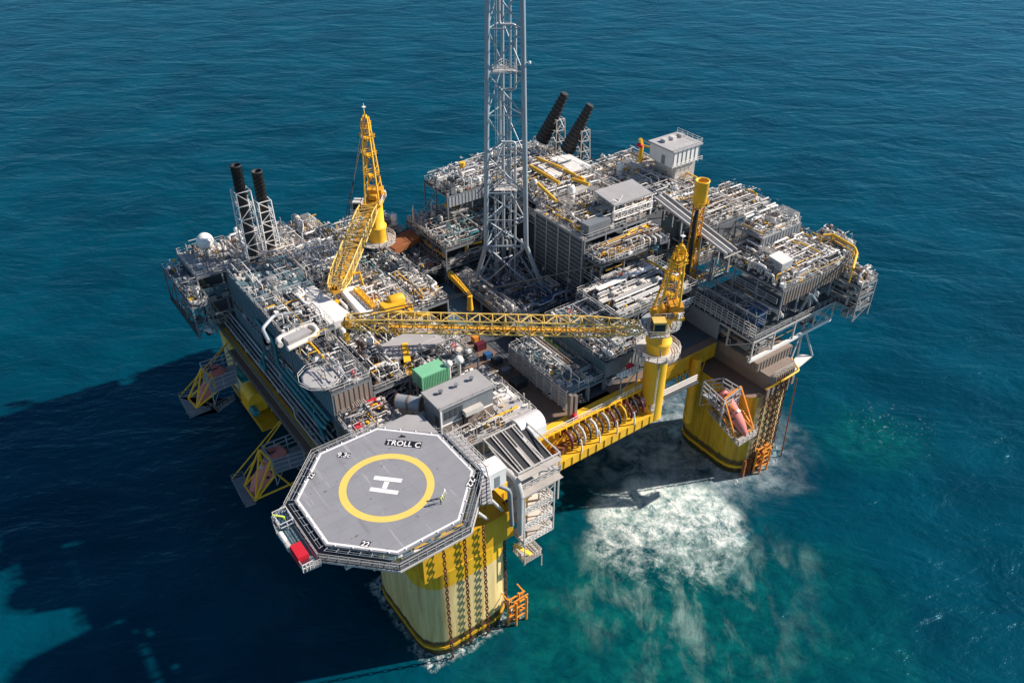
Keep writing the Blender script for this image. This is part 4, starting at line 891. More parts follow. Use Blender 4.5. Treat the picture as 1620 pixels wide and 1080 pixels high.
    wb=MB();
    for k in (.25,.75): wb.tube(rt.lerp(tp_,.04)+ss_*bw*(k-.5)+V((0,0,-bh*.3)),m2_+ss_*bw*(k-.5)+V((0,0,-bh*.48)),.06,0,4)
    slab(rt.lerp(tp_,.08)-V((0,0,bh*.35)),m2_-V((0,0,bh*.35)),.7,.06,wb);part('catwalk',wb,'amber',boom)
    if ropes:
        b=MB()
        for k in (-.7,.7): b.tube(a+s*k*.6,tp_+ss_*k+V((0,0,.4)),.09,0,5)
        part('pendant_rope',b,'charcoal',t)
    return t
pc=at(1033,600,28)
C1=V((58.0,3.6))
root1=at(1012,518,41);tip1=at(548,508,44.5)
f1=(tip1-root1);crane((58,3.6,20),2.15,20,43,'near yellow pedestal crane, its long boom lying across the platform',35.3,at(1078,392,56.5),root1,tip1,2.6,2.6,16,(f1.x,f1.y,0),1)
t1=bpy.data.objects['pedestal_crane']
b=MB();n=16;po=[(58+3.6*math.cos(2*math.pi*k/n),3.6+3.6*math.sin(2*math.pi*k/n)) for k in range(n)];b.prism(po,41.4,41.55);b.rail([(*p,41.55) for p in po],1.1,0,.05,1.2,True);part('upper_walkway',b,'galv',t1)
c2=at(594,345,42);root2=at(586,322,45.5);tip2=at(530,455,43.5);f2=tip2-root2
crane((c2.x,c2.y,27),2.0,27,45.5,'far yellow crane with its boom lowered towards the white roofs',36.5,at(577,186,62),root2,tip2,3.6,2.4,13,(f2.x,f2.y,0),-1)
b=MB();g=at(556,470,38)   # boom rest under far crane boom
for p,q in (((540,440),(523,470)),((568,430),(578,462)),((555,430),(545,470))): b.tube(at(*p,43.5),at(*q,38),.22,0,6)
b.bar(at(535,440,43),at(570,430,43),.3);solo('boom_rest',b,'yellow','yellow trestle carrying the lowered boom of the far crane','boom rest',g)
b=MB();g=at(640,470,36)
for p,q in (((600,488),(590,510)),((650,480),(655,505))): b.tube(at(*p,41),at(*q,36),.25)
b.box(at(600,488,41),at(640,478,42.2));b.drum(at(612,478,42),at(640,470,42),1.1);b.bar(at(600,490,41),at(680,500,40),.6);b.bar(at(630,470,40),at(655,498,40),.5)
solo('boom_cradle',b,'yellow','chunky yellow cradle and drum below the long boom near its tip','boom cradle',g)
# yellow vent tower
vt=thing('vent_tower','yellow lattice tower with a barrel shaped top beside the near crane','vent tower',(82.3,19.3,27))
b=MB();b.lattice((82.3,19.3,31),(82.3,19.3,52),1.5,1.5,1.5,1.5,12,.16,.1,up=(0,1,0));b.tube((82.3,19.3,31),(82.3,19.3,49),.5,0,10);part('tower',b,'amber',vt)
part('barrel',MB().lathe((82.3,19.3,0),[(.9,51),(1.4,52),(1.4,56.2),(1.5,56.3),(1.5,56.6),(1.2,56.61),(1.2,55)],0,16),'yellow',vt)
b=MB();b.rail([(82.3+1.9*math.cos(k*.8),19.3+1.9*math.sin(k*.8),51.2) for k in range(8)],1.1,0,.05,1,True);part('railing',b,'yellow',vt)
b=MB();p=at(1093,478,30);q=at(1104,345,52)
solo('black_riser',MB().path([V((80.8,18.6,31)),V((80.8,18.6,49)),V((81.6,18.9,50.5))],.4,0,10),'black','black vertical pipe strapped beside the yellow vent tower','pipe',(80.8,18.6,31))
# small yellow cranes
def small_crane(a,c,lab):
    t=thing('knuckle_crane',lab,'crane',a);part('arm',MB().lattice(a,c,.8,.5,.9,.5,6,.16,.1).bar(a,c,.35),'yellow',t);part('base',MB().lathe(V(c)-V((0,0,3.5)),[(.7,0),(.5,2.8),(.6,3.4)],0,10),'yellow',t)
small_crane(at(712,433,35),at(743,467,33.5),'folded yellow knuckle crane lying left of the flare tower')
b=MB();b.path([at(738,408,31),at(738,386,35),at(762,382,35)],.4);solo('pipe_gantry',b,'yellow','yellow L shaped gantry behind the left leg of the flare tower','gantry',at(738,408,31))
b=MB();b.bar(at(702,325,39),at(722,318,40),.7);b.box(at(716,332,37),at(728,318,39.4));solo('lifting_arm',b,'yellow','short yellow lifting arm on the rear frames left of the flare tower','crane arm',at(716,332,37))
b=MB();a=at(732,275,44);b.tube(a,a+V((0,0,2.6)),.55,0,10);b.lathe(a+V((0,0,2.6)),[(.7,0),(.7,.3)],0,10);solo('yellow_vent',b,'yellow','stubby yellow vent pipe at the rear left of the flare tower','vent',a)
# ================= EXHAUST STACKS =================
def stack(base,top,w,zl,lab,G_):
    t=thing('exhaust_stack',lab,'exhaust stack',V(base));a=V(base);c=V(top)
    zt=zl;b=MB();b.lattice(a,V((a.x+(c.x-a.x)*.9,a.y+(c.y-a.y)*.9,zt)),w,w*.85,w,w*.85,6,.14,.09,up=(0,1,0));part('lattice',b,'white',t)
    b=MB();n=18;k=14;b.lathe((c.x,c.y,0),[(1.0,a.z+1),(1.0,c.z),(1.12,c.z+.02),(1.12,c.z+.3),(.9,c.z+.31),(.9,c.z-2)],0,18,cap=False);part('flue',b,'charcoal',t)
    b=MB();pr=None
    for s_ in range(3):
        pr=None
        for i in range(40):
            th=i*.42+s_*2.09;z=c.z-6.5+i*.16;p=V((c.x+1.08*math.cos(th),c.y+1.08*math.sin(th),z))
            if pr is not None: b.tube(pr,p,.09,0,4,caps=False)
            pr=p
    part('helical_strake',b,'black',t)
    return t
s1=at(400,424,38.5);t1_=at(375,266,61)
stack((8.6,70.4,38.5),(8.6,70.4,60.3),3.4,55.5,'taller black spiral exhaust stack in a white lattice tower, left of the pair','x')
stack((13.0,72.2,38.5),(13.0,72.2,57.3),3.1,51.5,'shorter black spiral exhaust stack in a white lattice tower, right of the pair','x')
def slant(bs,tp,lab,zb):
    t=thing('slanted_exhaust',lab,'exhaust',V(bs));a=V(bs);c=V(tp);d=(c-a).normalized()
    part('flue',MB().tube(a,c,1.75,0,18,.85),'charcoal',t)
    b=MB()
    for i in range(13): p=a.lerp(c,(i+.4)/13);r=1.75-.9*(i+.4)/13;b.tube(p-d*.18,p+d*.18,r+.16,0,18)
    part('band',b,'black',t)
    q=c+(a-c)*.35;b=MB();b.tube(q,V((q.x+.3,q.y,zb)),.55,0,10);part('vertical_pipe',b,'charcoal',t)
    b=MB();e=V((q.x+.3,q.y,zb));b.lattice(V((e.x,e.y,zb)),V((e.x,e.y,q.z-2)),3,2.4,3,2.4,3,.14,.1,up=(0,1,0));part('support_frame',b,'pipe_pale',t)
slant(at(858,222,46),at(894,148,58.5),'left one of the two slanting black banded exhausts at the rear',44)
slant(at(897,238,46),at(934,166,57.5),'right one of the two slanting black banded exhausts at the rear',44)
# dome
dm=thing('radome','white ball radome on a post at the far left corner','radome',(3.4,78,39));p=at(324,381,42.4)
b=MB();pr=[(1.72*math.sin(math.pi*k/14)+.001,-1.72*math.cos(math.pi*k/14)) for k in range(15)];b.lathe(p,pr,0,24,cap=False);part('ball',b,'white',dm);part('post',MB().tube((p.x,p.y,39),(p.x,p.y,p.z-1.6),.45,0,10).lathe((p.x,p.y,p.z-1.9),[(.5,0),(1,.4)],0,12),'steel_light',dm)
# ================= CONTAINERS & FRONT THINGS =================
gc=thing('shipping_container','bright green ribbed container on the deck behind the grey cabin','container',at(671,610,36.1))
q=[at(*p,38.9) for p in ((655,583),(689,567.5),(707,581),(671,596))];po=[tuple(x)[:2] for x in q]
cxx=sum(p[0] for p in po)/4;cyy=sum(p[1] for p in po)/4;hx,hy=2.55,1.55
b=MB();b.box((cxx-hx,cyy-hy,36.1),(cxx+hx,cyy+hy,38.85))
for k in range(16): x=cxx-hx+.15+k*(2*hx-.3)/15;b.box((x-.06,cyy-hy-.06,36.3),(x+.06,cyy-hy-.005,38.7))
for k in range(9): y=cyy-hy+.15+k*(2*hy-.3)/8;b.box((cxx-hx-.06,y-.06,36.3),(cxx-hx-.005,y+.06,38.7))
part('body',b,'green',gc)
b=MB();[b.bar((cxx+sx*(hx+.05),cyy+sy*(hy+.05),36.05),(cxx+sx*(hx+.05),cyy+sy*(hy+.05),38.95),.12) for sx in(-1,1) for sy in(-1,1)];part('corner_post',b,'green',gc)
b=MB();[b.bar((cxx-hx-.12,cyy-hy*f,36.2),(cxx-hx-.12,cyy-hy*f,38.8),.06) for f in (.7,.3,-.3,-.7)];b.box((cxx-hx-.14,cyy-.04,36.2),(cxx-hx-.1,cyy+.04,38.8));part('door_bar',b,'galv',gc)
gb=thing('equipment_cabin','long grey flat roofed cabin behind the helideck','cabin',(19.5,10.8,35))
b=MB();b.box((14.4,8.3,33.4),(24.6,13.4,39.4));part('wall',b,'steel_grey',gb);b=MB();b.box((14.1,8.0,39.41),(24.9,13.7,39.7));part('roof',b,'deck_pale',gb)
b=MB();b.box((14.5,8.15,35.8),(24.5,8.28,36.0));b.box((14.3,8.1,33.4),(14.55,8.35,39.4));part('wall_trim',b,'white',gb);b=MB();b.box((18.5,7.2,36.6),(22,8.28,37.5));b.box((18.4,7.7,33.4),(19.2,8.28,36.58),1);part('canopy',b,('pipe_pale','black'),gb)
for k in range(4):
    b=MB();x=15.1+k*.95
    for j in range(6): b.box((x,8.2,37+j*.28),(x+.7,8.29,37.16+j*.28))
    part('vent_louvre',b,'steel_dark',gb)
part('door',MB().box((23,8.22,33.5),(23.9,8.29,35.6)),'red',gb)
for k in range(3): part('roof_vent',MB().lathe((16.5+k*3,11.5,39.7),[(.25,0),(.25,.5),(.4,.5),(.4,.65)],0,10),'steel_grey',gb)
b=MB();b.rail([(14.2,8.1,39.7),(24.8,8.1,39.7)],.5,0,.04,2);b.box((14.28,9,35),(14.39,10,37.2),1);part('edge_bar',b,('steel_light','steel_dark'),gb)
part('base_wall',MB().box((14.6,8.05,33.42),(24.4,8.14,35.7)),'brown_wall',gb)
for i,(px,py,r) in enumerate(((726,569,.8),(710,575,.62))):
    p=at(px,py,39.2);t=thing('satellite_dome','larger white dome beside the green container' if i==0 else 'smaller white dome against the green container','radome',(p.x,p.y,36),'white domes by the green container')
    part('ball',MB().lathe(p,[(r*math.sin(math.pi*k/10)+.001,-r*math.cos(math.pi*k/10)) for k in range(11)],0,16,cap=False),'white',t);part('post',MB().tube((p.x,p.y,36),(p.x,p.y,p.z-r*.9),.3,0,8),'steel_light',t)
lc=thing('escape_capsule','pale blue grey rounded capsule tank at the rear tip of the helideck','tank',at(645,645,34))
a,c=at(627,634,36.6),at(667,640,36.6);part('shell',MB().tube(a,c,1.25,0,18),'galv',lc);part('band',MB().tube(a.lerp(c,.46),a.lerp(c,.54),1.32,0,18).tube(a.lerp(c,.0),a.lerp(c,.05),1.32,0,18).tube(a.lerp(c,.95),c,1.32,0,18),'deck_brown',lc);part('cradle',MB().box(a.lerp(c,.2)-V((.2,.9,2.6)),a.lerp(c,.2)+V((.2,.9,-1.0))).box(a.lerp(c,.8)-V((.2,.9,2.6)),a.lerp(c,.8)+V((.2,.9,-1.0))),'steel_light',lc)
p=at(590,640,35.6);rb=thing('red_cover','bright red tarpaulin covered box between the octagonal block and the helideck','cover',p)
b=MB();b.add([p+V(q) for q in ((-1.5,-1.1,-1.5),(1.3,-1.2,-1.5),(1.5,1.2,-1.5),(-1.3,1.1,-1.5),(-1.0,-.7,.5),(.9,-.9,.9),(.9,.8,.8),(-.8,.8,.6))],[(4,5,6,7),(0,1,5,4),(1,2,6,5),(2,3,7,6),(3,0,4,7)]);part('tarpaulin',b,'red',rb)
p=at(566,676,34.8);b=MB();b.drum(p+V((-.8,0,.3)),p+V((.8,.2,.3)),.6);b.box(p+V((-.6,-.5,-.3)),p+V((.6,.5,.1)));solo('red_orange_drum',b,'red','small red drum on the pale deck left behind the helideck','drum',p)
wt=thing('white_shelter','white rounded fabric shelter at the end of the yellow edge walkway','shelter',at(838,668,30))
a,c=at(816,676,33.4),at(853,658,33.4);b=MB();d=(c-a).normalized();s=V((-d.y,d.x,0));n=9;vs=[]
for e in (a,c):
    for k in range(n): t=math.pi*k/(n-1);vs.append(e+s*(1.9*math.cos(t))+V((0,0,1.6*math.sin(t)-.4)))
b.add(vs,[(k,k+1,n+k+1,n+k) for k in range(n-1)],0,True);b.add(vs,[tuple(range(n))[::-1],tuple(range(n,2*n))],0);part('cover',b,'tent',wt)
part('base',MB().prism([tuple(x)[:2] for x in (a+s*2,a-s*2,c-s*2,c+s*2)],31.2,33.0),'tent',wt)
b=MB();po=[tuple(at(*p,34))[:2] for p in ((775,640),(812,622),(838,648),(800,668))];b.prism(po[::-1],33.02,34);solo('pale_hatch',b,'deck_pale','flat sand coloured hatch cover between the grey cabin and the white shelter','hatch',at(806,645,33))
b=MB();po=[tuple(at(*p,34.4))[:2] for p in ((779,620),(800,611),(815,625),(792,634))];b.prism(po[::-1],33.02,34.4);solo('pale_hatch',b,'white','white box lid behind the sand coloured hatch','hatch',at(797,622,33))
wb_=thing('white_cabin','cream white box cabin at the right edge of the helideck','cabin',(15.9,-4,34))
b=MB();c=at(777,738,37.4);b.box((c.x-1.7,c.y-1.5,34.2),(c.x+1.7,c.y+1.5,37.4));part('wall',b,'white',wb_);part('roof',MB().box((c.x-1.8,c.y-1.6,37.41),(c.x+1.8,c.y+1.6,37.55)),'white',wb_);part('door',MB().box((c.x-.4,c.y-1.56,34.4),(c.x+.5,c.y-1.51,36.5)),'steel_grey',wb_)
# pipe racks (dark gangway bays) right of helideck
gr=thing('cable_hangoff_bay','tiered bay of dark sloping cable channels over the near column head','equipment bay',(22,-2,30))
b=MB();b.box((19,-6.5,30.5),(27.5,3.5,30.7))
for u in (19.2,23.3,27.3):
    for v in (-6.3,3.3): b.bar((u,v,24 if v<0 else 27),(u,v,34.4),.22)
b.bar((19.2,-6.3,34.3),(27.3,-6.3,34.3),.22);b.bar((19.2,3.3,34.3),(27.3,3.3,34.3),.22);b.bar((19.2,-6.3,34.3),(19.2,3.3,34.3),.2);b.bar((27.3,-6.3,34.3),(27.3,3.3,34.3),.2)
b.rail([(27.4,-6.5,30.7),(27.4,3.4,30.7)],1.1,0,.06,1.2);b.rail([(19,-6.6,30.7),(27.4,-6.6,30.7)],1.1,0,.06,1.2)
part('frame',b,'steel_light',gr)
for k in range(4):
    b=MB();u=19.9+k*2.05;slab((u,-5.8,32.4),(u,3.6,34.0),1.4,.15,b);b.bar((u-.75,-5.8,32.7),(u-.75,3.6,34.3),.16,1);b.bar((u+.75,-5.8,32.7),(u+.75,3.6,34.3),.16,1);part('channel',b,('charcoal','steel_light'),gr)
b=MB();slab((18.8,-6.9,33.8),(26.8,-6.9,33.8),1.2,.1,b);slab((19,-6.9,30.2),(27,-6.9,30.2),1.8,.1,b);part('landing',b,'pipe_pale',gr)
sw=thing('stair_tower','pale stair tower with yellow landings on the right flank of the near column','stair tower',(22,-5,18))
b=MB()
for u in (19.5,25.5):
    for v in (-7.5,-4): b.bar((u,v,19),(u,v,30),.2)
for z in (19,22.5,26,29.8): b.bar((19.5,-7.5,z),(25.5,-7.5,z),.18);b.bar((19.5,-4,z),(25.5,-4,z),.18);b.bar((25.5,-7.5,z),(25.5,-4,z),.18);b.bar((19.5,-7.5,z),(19.5,-4,z),.18)
for z in (19,22.5,26): b.tube((19.5,-7.5,z),(25.5,-7.5,z+3.4),.1);b.tube((25.5,-7.5,z),(22,-7.5,z+3.4),.08)
part('frame',b,'steel_light',sw)
for z in (19.1,22.6,26.1):
    b=MB();b.box((19.6,-7.4,z),(25.4,-4.1,z+.12));part('landing',b,'pipe_pale',sw);b=MB();b.rail([(19.6,-7.5,z),(25.5,-7.5,z),(25.5,-4,z)],1.1,0,.06,.6,False,(1,.7,.4));part('railing',b,'white',sw)
for k,z in enumerate((22.7,26.2)):
    b=MB();slab((20.2,-5.2,z),(24.8,-5.2,z+2.6),1.2,.15,b);b.rail([(20.2,-5.9,z),(24.8,-5.9,z+2.6)],1.0,0,.08,1);part('flight',b,'yellow',sw)
part('back_panel',MB().box((18.9,-3.9,22),(23.6,-3.7,30.4)),'deck_pale',sw)
part('lower_basket',MB().box((19.6,-7.6,14.2),(23.2,-4.2,14.4)).rail([(19.6,-7.6,14.4),(23.2,-7.6,14.4),(23.2,-4.2,14.4),(19.6,-4.2,14.4)],1.2,0,.07,.5,True,(1,.7,.4)).bar((19.6,-7.6,14),(19.6,-7.6,19),.15).bar((23.2,-4.2,14),(23.2,-4.2,19),.15).bar((23.2,-7.6,11.5),(23.2,-7.6,14.3),.15),'pipe_pale',sw)
b=MB();slab((18.9,-5.6,17.6),(21.6,-7.2,14.6),.9,.15,b);part('flight',b,'yellow',sw)
b=MB();b.path([V((17.8,-2,33.8)),V((18.7,-6.2,33.8)),V((18.9,-7.2,31)),V((18.9,-7.2,22))],.55,0,12);solo('cable_conduit',b,'steel_light','thick pale conduit bending down over the edge beside the near column chain','conduit',(18.9,-7.2,22))
b=MB();b.path([V((15.2,-6,34)),V((16.8,-7.3,33)),V((17.2,-7.3,25))],.35,0,10);solo('cable_conduit',b,'steel_grey','thinner blue grey pipe bending down under the right edge of the helideck','conduit',(17.2,-7.3,25))
# hang-off reels / hoses along the yellow beam
G='umbilical sheaves over the yellow beam'
pal=('maroon','charcoal','steel_light','charcoal','pipe_pale','charcoal','steel_light','maroon','charcoal','yellow','maroon','charcoal','maroon')
for i in range(13):
    u=37.2+i*1.42;col=pal[i];v=3.3
    lab='%s hose sheave hanging over the yellow beam, number %d counted from the helideck end'%(('dark red' if col=='maroon' else 'black' if col=='charcoal' else 'yellow' if col=='yellow' else 'pale'),i+1)
    t=thing('hose_sheave',lab.replace('number %d counted'%(i+1),('first','second','third','fourth','fifth','sixth','seventh','eighth','ninth','tenth','eleventh','twelfth','last')[i]+' counted'),'sheave',(u,v,22.3),G)
    b=MB();prv=None
    for k in range(15):
        th=R(-20+k*15);p=V((u,v+.4-1.75*math.cos(th),24.2+1.9*math.sin(th)))
        if prv is not None: b.tube(prv,p,.2 if i%2 else .28,0,6)
        prv=p
    part('rim',b,col,t)
    b=MB();[b.bar((u,v+.4,24.2),(u,v+.4-1.7*math.cos(R(a)),24.2+1.8*math.sin(R(a))),.1) for a in (0,50,100,150)];b.bar((u,v+.4,22.2),(u,v+.4,24.2),.18);part('spoke',b,'steel_light' if i%3 else 'rust',t)
    if i%3==1: part('hose',MB().path([V((u+.4,v-1.4,24.8)),V((u+.5,v-1.7,23)),V((u+.8,v-1.3,20.6))],.16,0,8),'white',t)
b=MB()
for i in range(7): a=V((35+i*.6,4.6-i*.25,23+.4*(i%3)));b.tube(a,a+V((random.uniform(1,2.5),-1.4,random.uniform(-.6,1.6))),.12,0,6)
b.box((34.2,2.9,22.25),(37,4.4,23.6));solo('winch',b,'rust','rusty winch cluster at the helideck end of the row of sheaves','winch',(35.5,3.6,22.3))
b=MB();b.box((56.2,1.7,23),(59.4,3.3,23.3));b.rail([(56.2,1.7,23.3),(59.4,1.7,23.3)],1,0,.06,.8);b.box((56.4,2,23.31),(58,3,24.4),0);solo('sheave_platform',b,'pipe_pale','small pale platform at the crane end of the row of sheaves','platform',(57.8,2.5,23))
for x,lab in ((39.6,'dark brown steel post rising behind the beam with a red drum at its foot'),):
    t=thing('steel_post',lab,'post',(x,6,27));part('post',MB().box((x-.5,5.3,27.01),(x+.1,6,32.4)).box((x+.6,5.3,27.01),(x+1.2,6,31.8)),'brown_wall',t);part('drum',MB().drum((x-.3,4.9,27.7),(x+.9,4.9,27.7),.6),'red',t)
t=thing('service_basket','white rail basket with a red drum beside the near crane pedestal','basket',(53.5,6,31));part('basket',MB().box((51,5.2,31),(55.4,6.6,31.2)).rail([(51,5.2,31.2),(55.4,5.2,31.2),(55.4,6.6,31.2)],1.1,0,.08,.7),'white',t);part('drum',MB().drum((53,6,32),(54.6,6,32),.7),'red',t);part('leg',MB().bar((51.2,5.4,27),(51.2,5.4,31),.2).bar((55.2,5.4,27),(55.2,5.4,31),.2).bar((51.2,5.4,27),(55.2,5.4,31),.12),'galv',t)
# gangway pipe from beam to the right lifeboat station
b=MB();pts=[at(985,632,24),at(1022,638,24),at(1060,620,24),at(1102,600,24)];
for k in range(3): b.path([p+V((0,0,.55*k)) for p in pts],.18,0,8)
for a,c in zip(pts,pts[1:]): slab(a-V((0,0,.3)),c-V((0,0,.3)),1.6,.15,b,1)
solo('curved_gangway',b,('pipe_pale','steel_dark'),'curved gangway with pale pipes passing in front of the crane pedestal','gangway',pts[1])
b=MB();a=at(1062,590,20);b.lathe((a.x,a.y,0),[(1,12),(1,20)],0,14);c=at(1076,650,14);solo('caisson',MB().lathe((72.5,6,0),[(1.0,9.5),(1.0,26)],0,18),'yellow_hull','short yellow caisson pipe right of the crane pedestal under the deck','caisson',(72.5,6,9.5))
b=MB()
for i in range(5): b.tube((68+i*1.7,7,24),(69+i*1.7,7,19.8),.16);b.tube((69.7+i*1.7,7,24),(69+i*1.7,7,19.8),.16)
b.tube((68,7,19.9),(76,7,19.9),.2);solo('under_deck_truss',b,'yellow_hull','yellow bracing truss under the deck beside the right hand column','truss',(72,7,19.9))
# ================= LIFEBOATS =================
def lifeboat(bow,stern,lab,r=1.7):
    bow=V(bow);stern=V(stern);L=(bow-stern).length;d=(bow-stern).normalized();sd=d.cross(V((0,0,1))).normalized();up=sd.cross(d).normalized()
    t=thing('lifeboat',lab,'lifeboat',(bow+stern)/2,'free fall lifeboats on the platform sides')
    secs=[(0,.7,.75),(.08,.95,1),(.3,1,1.05),(.6,1,1),(.8,.75,.8),(.93,.4,.5),(1,.08,.1)];n=12
    def shell(k0,k1,off):
        b=MB();vs=[]
        for s_,w,h in secs:
            for k in range(k0,k1+1):
                th=2*math.pi*k/n;vs.append(stern+d*L*s_+sd*(r*w*math.cos(th)*off)+up*(r*h*math.sin(th)*off))
        m=k1-k0+1;b.add(vs,[(j*m+i,j*m+i+1,(j+1)*m+i+1,(j+1)*m+i) for j in range(len(secs)-1) for i in range(m-1)],0,True);b.add(vs,[tuple(range(m))[::-1]]);return b
    part('canopy',shell(0,6,1),'pink',t);part('hull',shell(6,12,1),'maroon',t)
    cb_=stern+d*L*.12+up*r*1.05;b=MB();b.cb(cb_+up*.1,(1.3,1.3,1.0));cab=part('wheelhouse',b,'pink',t);b=MB();b.cb(cb_+up*.35,(1.36,1.36,.3));part('window',b,'glass',cab)
    for f_ in (.3,.42,.54):
        for sg in (-1,1): part('side_window',MB().cb(stern+d*L*f_+sd*sg*r*.93+up*r*.42,(.45,.45,.35)),'glass',t)
    part('hatch',MB().cb(stern+d*L*.45+up*r*1.02,(.9,.9,.2)),'white',t)
    part('rubbing_strake',MB().tube(stern+sd*r,stern+d*L*.62+sd*r,.1).tube(stern-sd*r,stern+d*L*.62-sd*r,.1),'steel_light',t)
    return t
def davit(tl,tr,bl,br,zt,zb,lab,shelf,deckpts,zd,fm='yellow',pm='steel_grey'):
    TL,TR_,BL,BR=at(*tl,zt),at(*tr,zt),at(*bl,zb),at(*br,zb);t=thing('lifeboat_davit',lab,'davit',(TL+BR)/2)
    b=MB()
    for p,q in ((TL,BL),(TR_,BR),(TL,TR_),(BL,BR),(TL,TL+V((0,0,-4))),(TR_,TR_+V((0,0,-4))),(TL+V((0,0,-4)),BL),(TR_+V((0,0,-4)),BR),(TL,BR)): b.bar(p,q,.28)
    part('launch_frame',b,fm,t)
    q=[at(*p,zt+.2) for p in shelf];b=MB();b.prism([tuple(x)[:2] for x in q][::-1],zt-3.2,zt-3)
    cq=(q[0]+q[1]+q[2]+q[3])/4
    for x in q: b.bar(V((x.x,x.y,zt-6)),V((x.x,x.y,zt+.3)),.2);b.bar(V((x.x,x.y,zt-6)),V((cq.x,cq.y,zt-3.2)),.12)
    b.rail([V((x.x,x.y,zt-3)) for x in q],3.2,0,.13,2,True,(1,.7,.35));part('boarding_shelter',b,'galv',t)
    q=[at(*p,zd) for p in deckpts];b=MB();b.prism([tuple(x)[:2] for x in q][::-1],zd-.25,zd);b.rail([V((x.x,x.y,zd)) for x in q],1.1,0,.07,1.2,True);part('platform',b,pm if pm!='pipe_pale' else 'steel_light',t)
    b=MB()
    for x in q[:2]: b.bar(x,V((.9,x.y,20.5)) if x.x<20 else V((78,-5,19)),.2)
    part('outrigger',b,fm,t)
    return t
davit((318,583),(336,596),(298,630),(311,645),20,12.5,'farther lifeboat davit frame with yellow legs on the shaded left side',((316,574),(367,556),(372,585),(330,602)),((283,628),(300,622),(345,650),(372,630),(350,640),(300,660)),11)
davit((410,711),(428,728),(387,768),(404,792),20,11.5,'nearer lifeboat davit frame with yellow legs on the shaded left side',((414,705),(470,682),(480,712),(430,728)),((366,758),(385,752),(405,795),(388,801)),10.5)
lifeboat(at(313,641,12),at(352,580,17.6),'pink lifeboat in the farther davit on the left side, beyond the yellow box')
lifeboat(at(398,783,10.5),at(448,708,17.6),'pink lifeboat in the nearer davit on the left side, next to the helideck',1.9)
davit((1146,631),(1172,611),(1163,692),(1192,678),23,14.5,'lifeboat davit with orange frame hanging on the right hand column',((1113,603),(1145,598),(1172,614),(1146,634)),((1120,650),(1128,646),(1170,688),(1195,678),(1198,686),(1168,705)),13.5,'orange','pipe_pale')
lifeboat(at(1180,690,14.5),at(1140,620,22),'pink lifeboat in the orange davit on the right hand column',1.5)
b=MB()
# knee braces for the near davit
for p,q in (((408,725),(470,775)),((404,790),(476,758))): b.bar(at(*p,16),at(*q,17),.25)
solo('davit_brace',b,'yellow','yellow diagonal braces between the nearer left davit and the helideck','brace',at(440,760,16))
ybx=thing('yellow_locker','big yellow rounded locker hanging on the left side between the two lifeboats','locker',at(398,628,18))
A=[at(*q,20.5) for q in ((374,617),(417,602),(424,617),(383,634))];cxx=sum(x.x for x in A)/4;cyy=sum(x.y for x in A)/4
b=MB();b.box((cxx-1.9,cyy-2.2,16.6),(cxx+1.6,cyy+2.2,19.9));
for k in range(7): b.box((cxx-1.98,cyy-2+k*.65,16.8),(cxx-1.91,cyy-1.85+k*.65,19.7))
part('body',b,'yellow',ybx);part('lid',MB().tube((cxx-.15,cyy-2.25,19.4),(cxx-.15,cyy+2.25,19.4),1.75,0,14),'yellow',ybx)
b=MB();b.box((cxx-1.8,cyy-7.5,15.8),(cxx+2,cyy+4,16));b.rail([(cxx-1.8,cyy-7.5,16),(cxx-1.8,cyy-2.4,16)],1.1,0,.08,1);part('platform',b,'yellow_hull',ybx)
p=at(405,655,17);part('canister',MB().drum(p+V((-.2,1.2,1)),p+V((-.2,-1.6,1)),.8),'teal',ybx)
p=at(385,595,17);b=MB();b.drum(p+V((0,2.4,1)),p+V((0,-1.5,1)),1);b.drum(p+V((1.6,2.4,1)),p+V((1.6,-1.5,1)),1);b.box(p+V((-.9,-1.3,-.6)),p+V((2.5,2.2,.2)));solo('liferaft_canisters',b,'teal','pair of teal liferaft canisters behind the yellow locker','liferaft',p)
# laydown area crates
def crate(px,py,m,sz,lab,z=27.01):
    p=at(px,py,z);t=thing('deck_crate',lab,'crate',p,'crates on the brown laydown deck');a,b_,c_=sz
    part('body',MB().box(p+V((-a/2,-b_/2,0)),p+V((a/2,b_/2,c_))),m,t);f=MB()
    for s1_ in(-1,1):
        for s2_ in(-1,1): f.bar(p+V((s1_*(a/2+.03),s2_*(b_/2+.03),0)),p+V((s1_*(a/2+.03),s2_*(b_/2+.03),c_+.05)),.08)
    part('frame',f,'steel_dark',t)
for a in ((720,545,'white',(1.8,1.4,1.8),'white crate at the far end of the laydown deck under the boom'),(760,552,'maroon',(2,1.2,1.6),'dark red crate on the laydown deck'),(772,566,'blue',(1.4,1.2,1.2),'small blue crate on the laydown deck'),(786,574,'steel_dark',(1.6,1.6,1.4),'black crate on the laydown deck near the louvred fence'),(765,585,'deck_pale',(1.4,1,.8),'low pale crate in the middle of the laydown deck'),(752,540,'orange',(1.2,1.2,1.3),'orange crate on the laydown deck'),(820,610,'charcoal',(2.6,2.2,1.5),'large black crate at the foot of the louvred fence'),(800,590,'steel_grey',(1.8,1.2,1.2),'grey crate beside the louvred fence')): crate(*a)
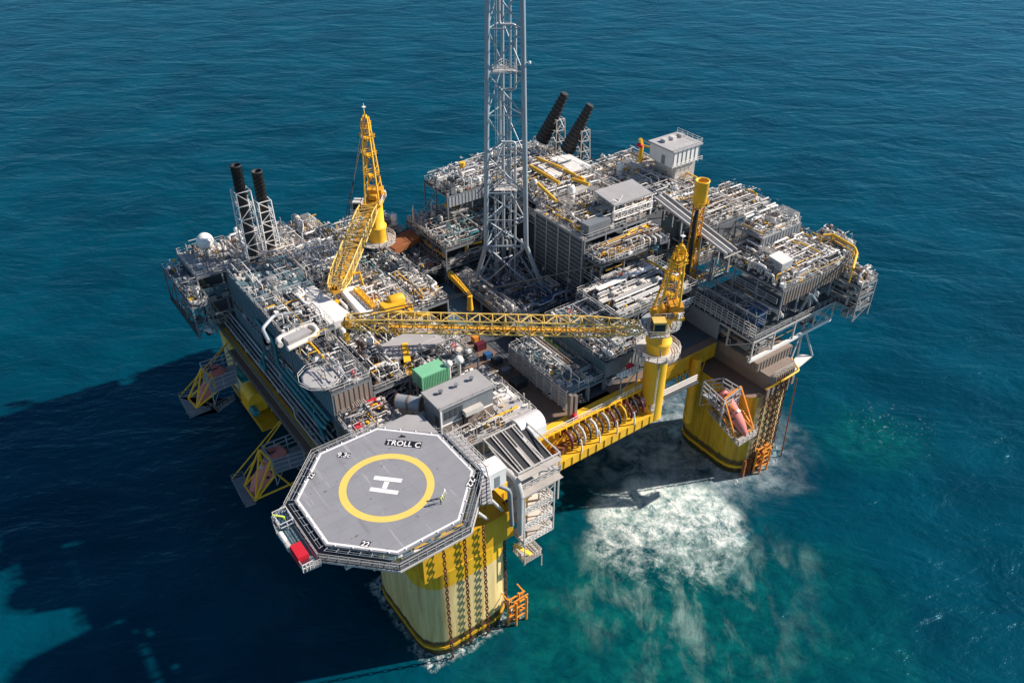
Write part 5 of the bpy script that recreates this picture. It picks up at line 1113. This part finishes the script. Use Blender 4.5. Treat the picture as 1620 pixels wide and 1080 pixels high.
# rear christmas-tree like vents and red floodlight items
for i,(px,py,z,lab) in enumerate(((655,352,36,'left spiky pale vent stack on the rear edge'),(684,346,36.2,'right spiky pale vent stack on the rear edge'))):
    p=at(px,py,z);t=thing('vent_stack',lab,'vent stack',p);b=MB();b.lathe(p,[(.5,0),(.35,1.5),(.25,3),(.08,4.4)],0,8)
    part('stack',b,'pipe_pale',t);b=MB();[b.bar(p+V((-.8+.1*k,0,.5+.6*k)),p+V((.8-.1*k,0,.5+.6*k)),.12) for k in range(5)];[b.bar(p+V((0,-.8+.1*k,.7+.6*k)),p+V((0,.8-.1*k,.7+.6*k)),.12) for k in range(5)];part('arms',b,'rust',t)
p=at(976,347,43.9);t=thing('floodlight_mast','white mast with a red lamp at the corner of the tall central module','mast',p);part('post',MB().tube(p,p+V((0,0,4)),.14),'white',t);part('lamp',MB().drum(p+V((-.4,0,.5)),p+V((.5,0,.5)),.55),'red',t);part('arm',MB().tube(p+V((0,0,4)),p+V((1.6,.5,5)),.1).tube(p+V((0,0,4)),p+V((-1.4,.5,4.8)),.1),'white',t)
solo('rust_deck',MB().prism([tuple(at(*q,34.5))[:2] for q in ((608,382),(650,362),(665,375),(625,395))][::-1],33.2,34.5),'rust','rust coloured flat deck behind the far crane','deck',at(636,378,33.2))
# ================= LIGHT, CAMERA =================
SUN_EL=R(35);sd=V((.92,-.40,0)).normalized()
sun=bpy.data.lights.new('sun','SUN');sun.energy=5;sun.angle=R(.8);sun.color=(1,.915,.82);so=bpy.data.objects.new('sun',sun);COL.objects.link(so)
dirv=V((sd.x*math.cos(SUN_EL),sd.y*math.cos(SUN_EL),math.sin(SUN_EL)));so.rotation_euler=dirv.to_track_quat('Z','Y').to_euler();so.location=dirv*200
w=bpy.data.worlds.new('World');scn.world=w;w.use_nodes=True;nt=w.node_tree;bg=nt.nodes['Background'];sk=nt.nodes.new('ShaderNodeTexSky');sk.sky_type='NISHITA';sk.sun_disc=False;sk.sun_elevation=SUN_EL
sk.sun_rotation=math.atan2(sd.x,sd.y);sk.air_density=1;sk.dust_density=.1;sk.ozone_density=3;nt.links.new(sk.outputs[0],bg.inputs[0]);bg.inputs[1].default_value=.072
cam=bpy.data.cameras.new('camera');co=bpy.data.objects.new('camera',cam);COL.objects.link(co);scn.camera=co
cam.sensor_width=36;cam.lens=F_/1620*36;cam.clip_start=1;cam.clip_end=20000
X=-CX;Y=-CY;co.location=(cA*X+sA*Y,-sA*X+cA*Y,H);co.rotation_euler=(R(90)-TH,0,-AZ)
scn.view_settings.view_transform='Standard';scn.view_settings.look='None';scn.view_settings.gamma=1;scn.view_settings.exposure=.56
scn.render.engine='CYCLES'
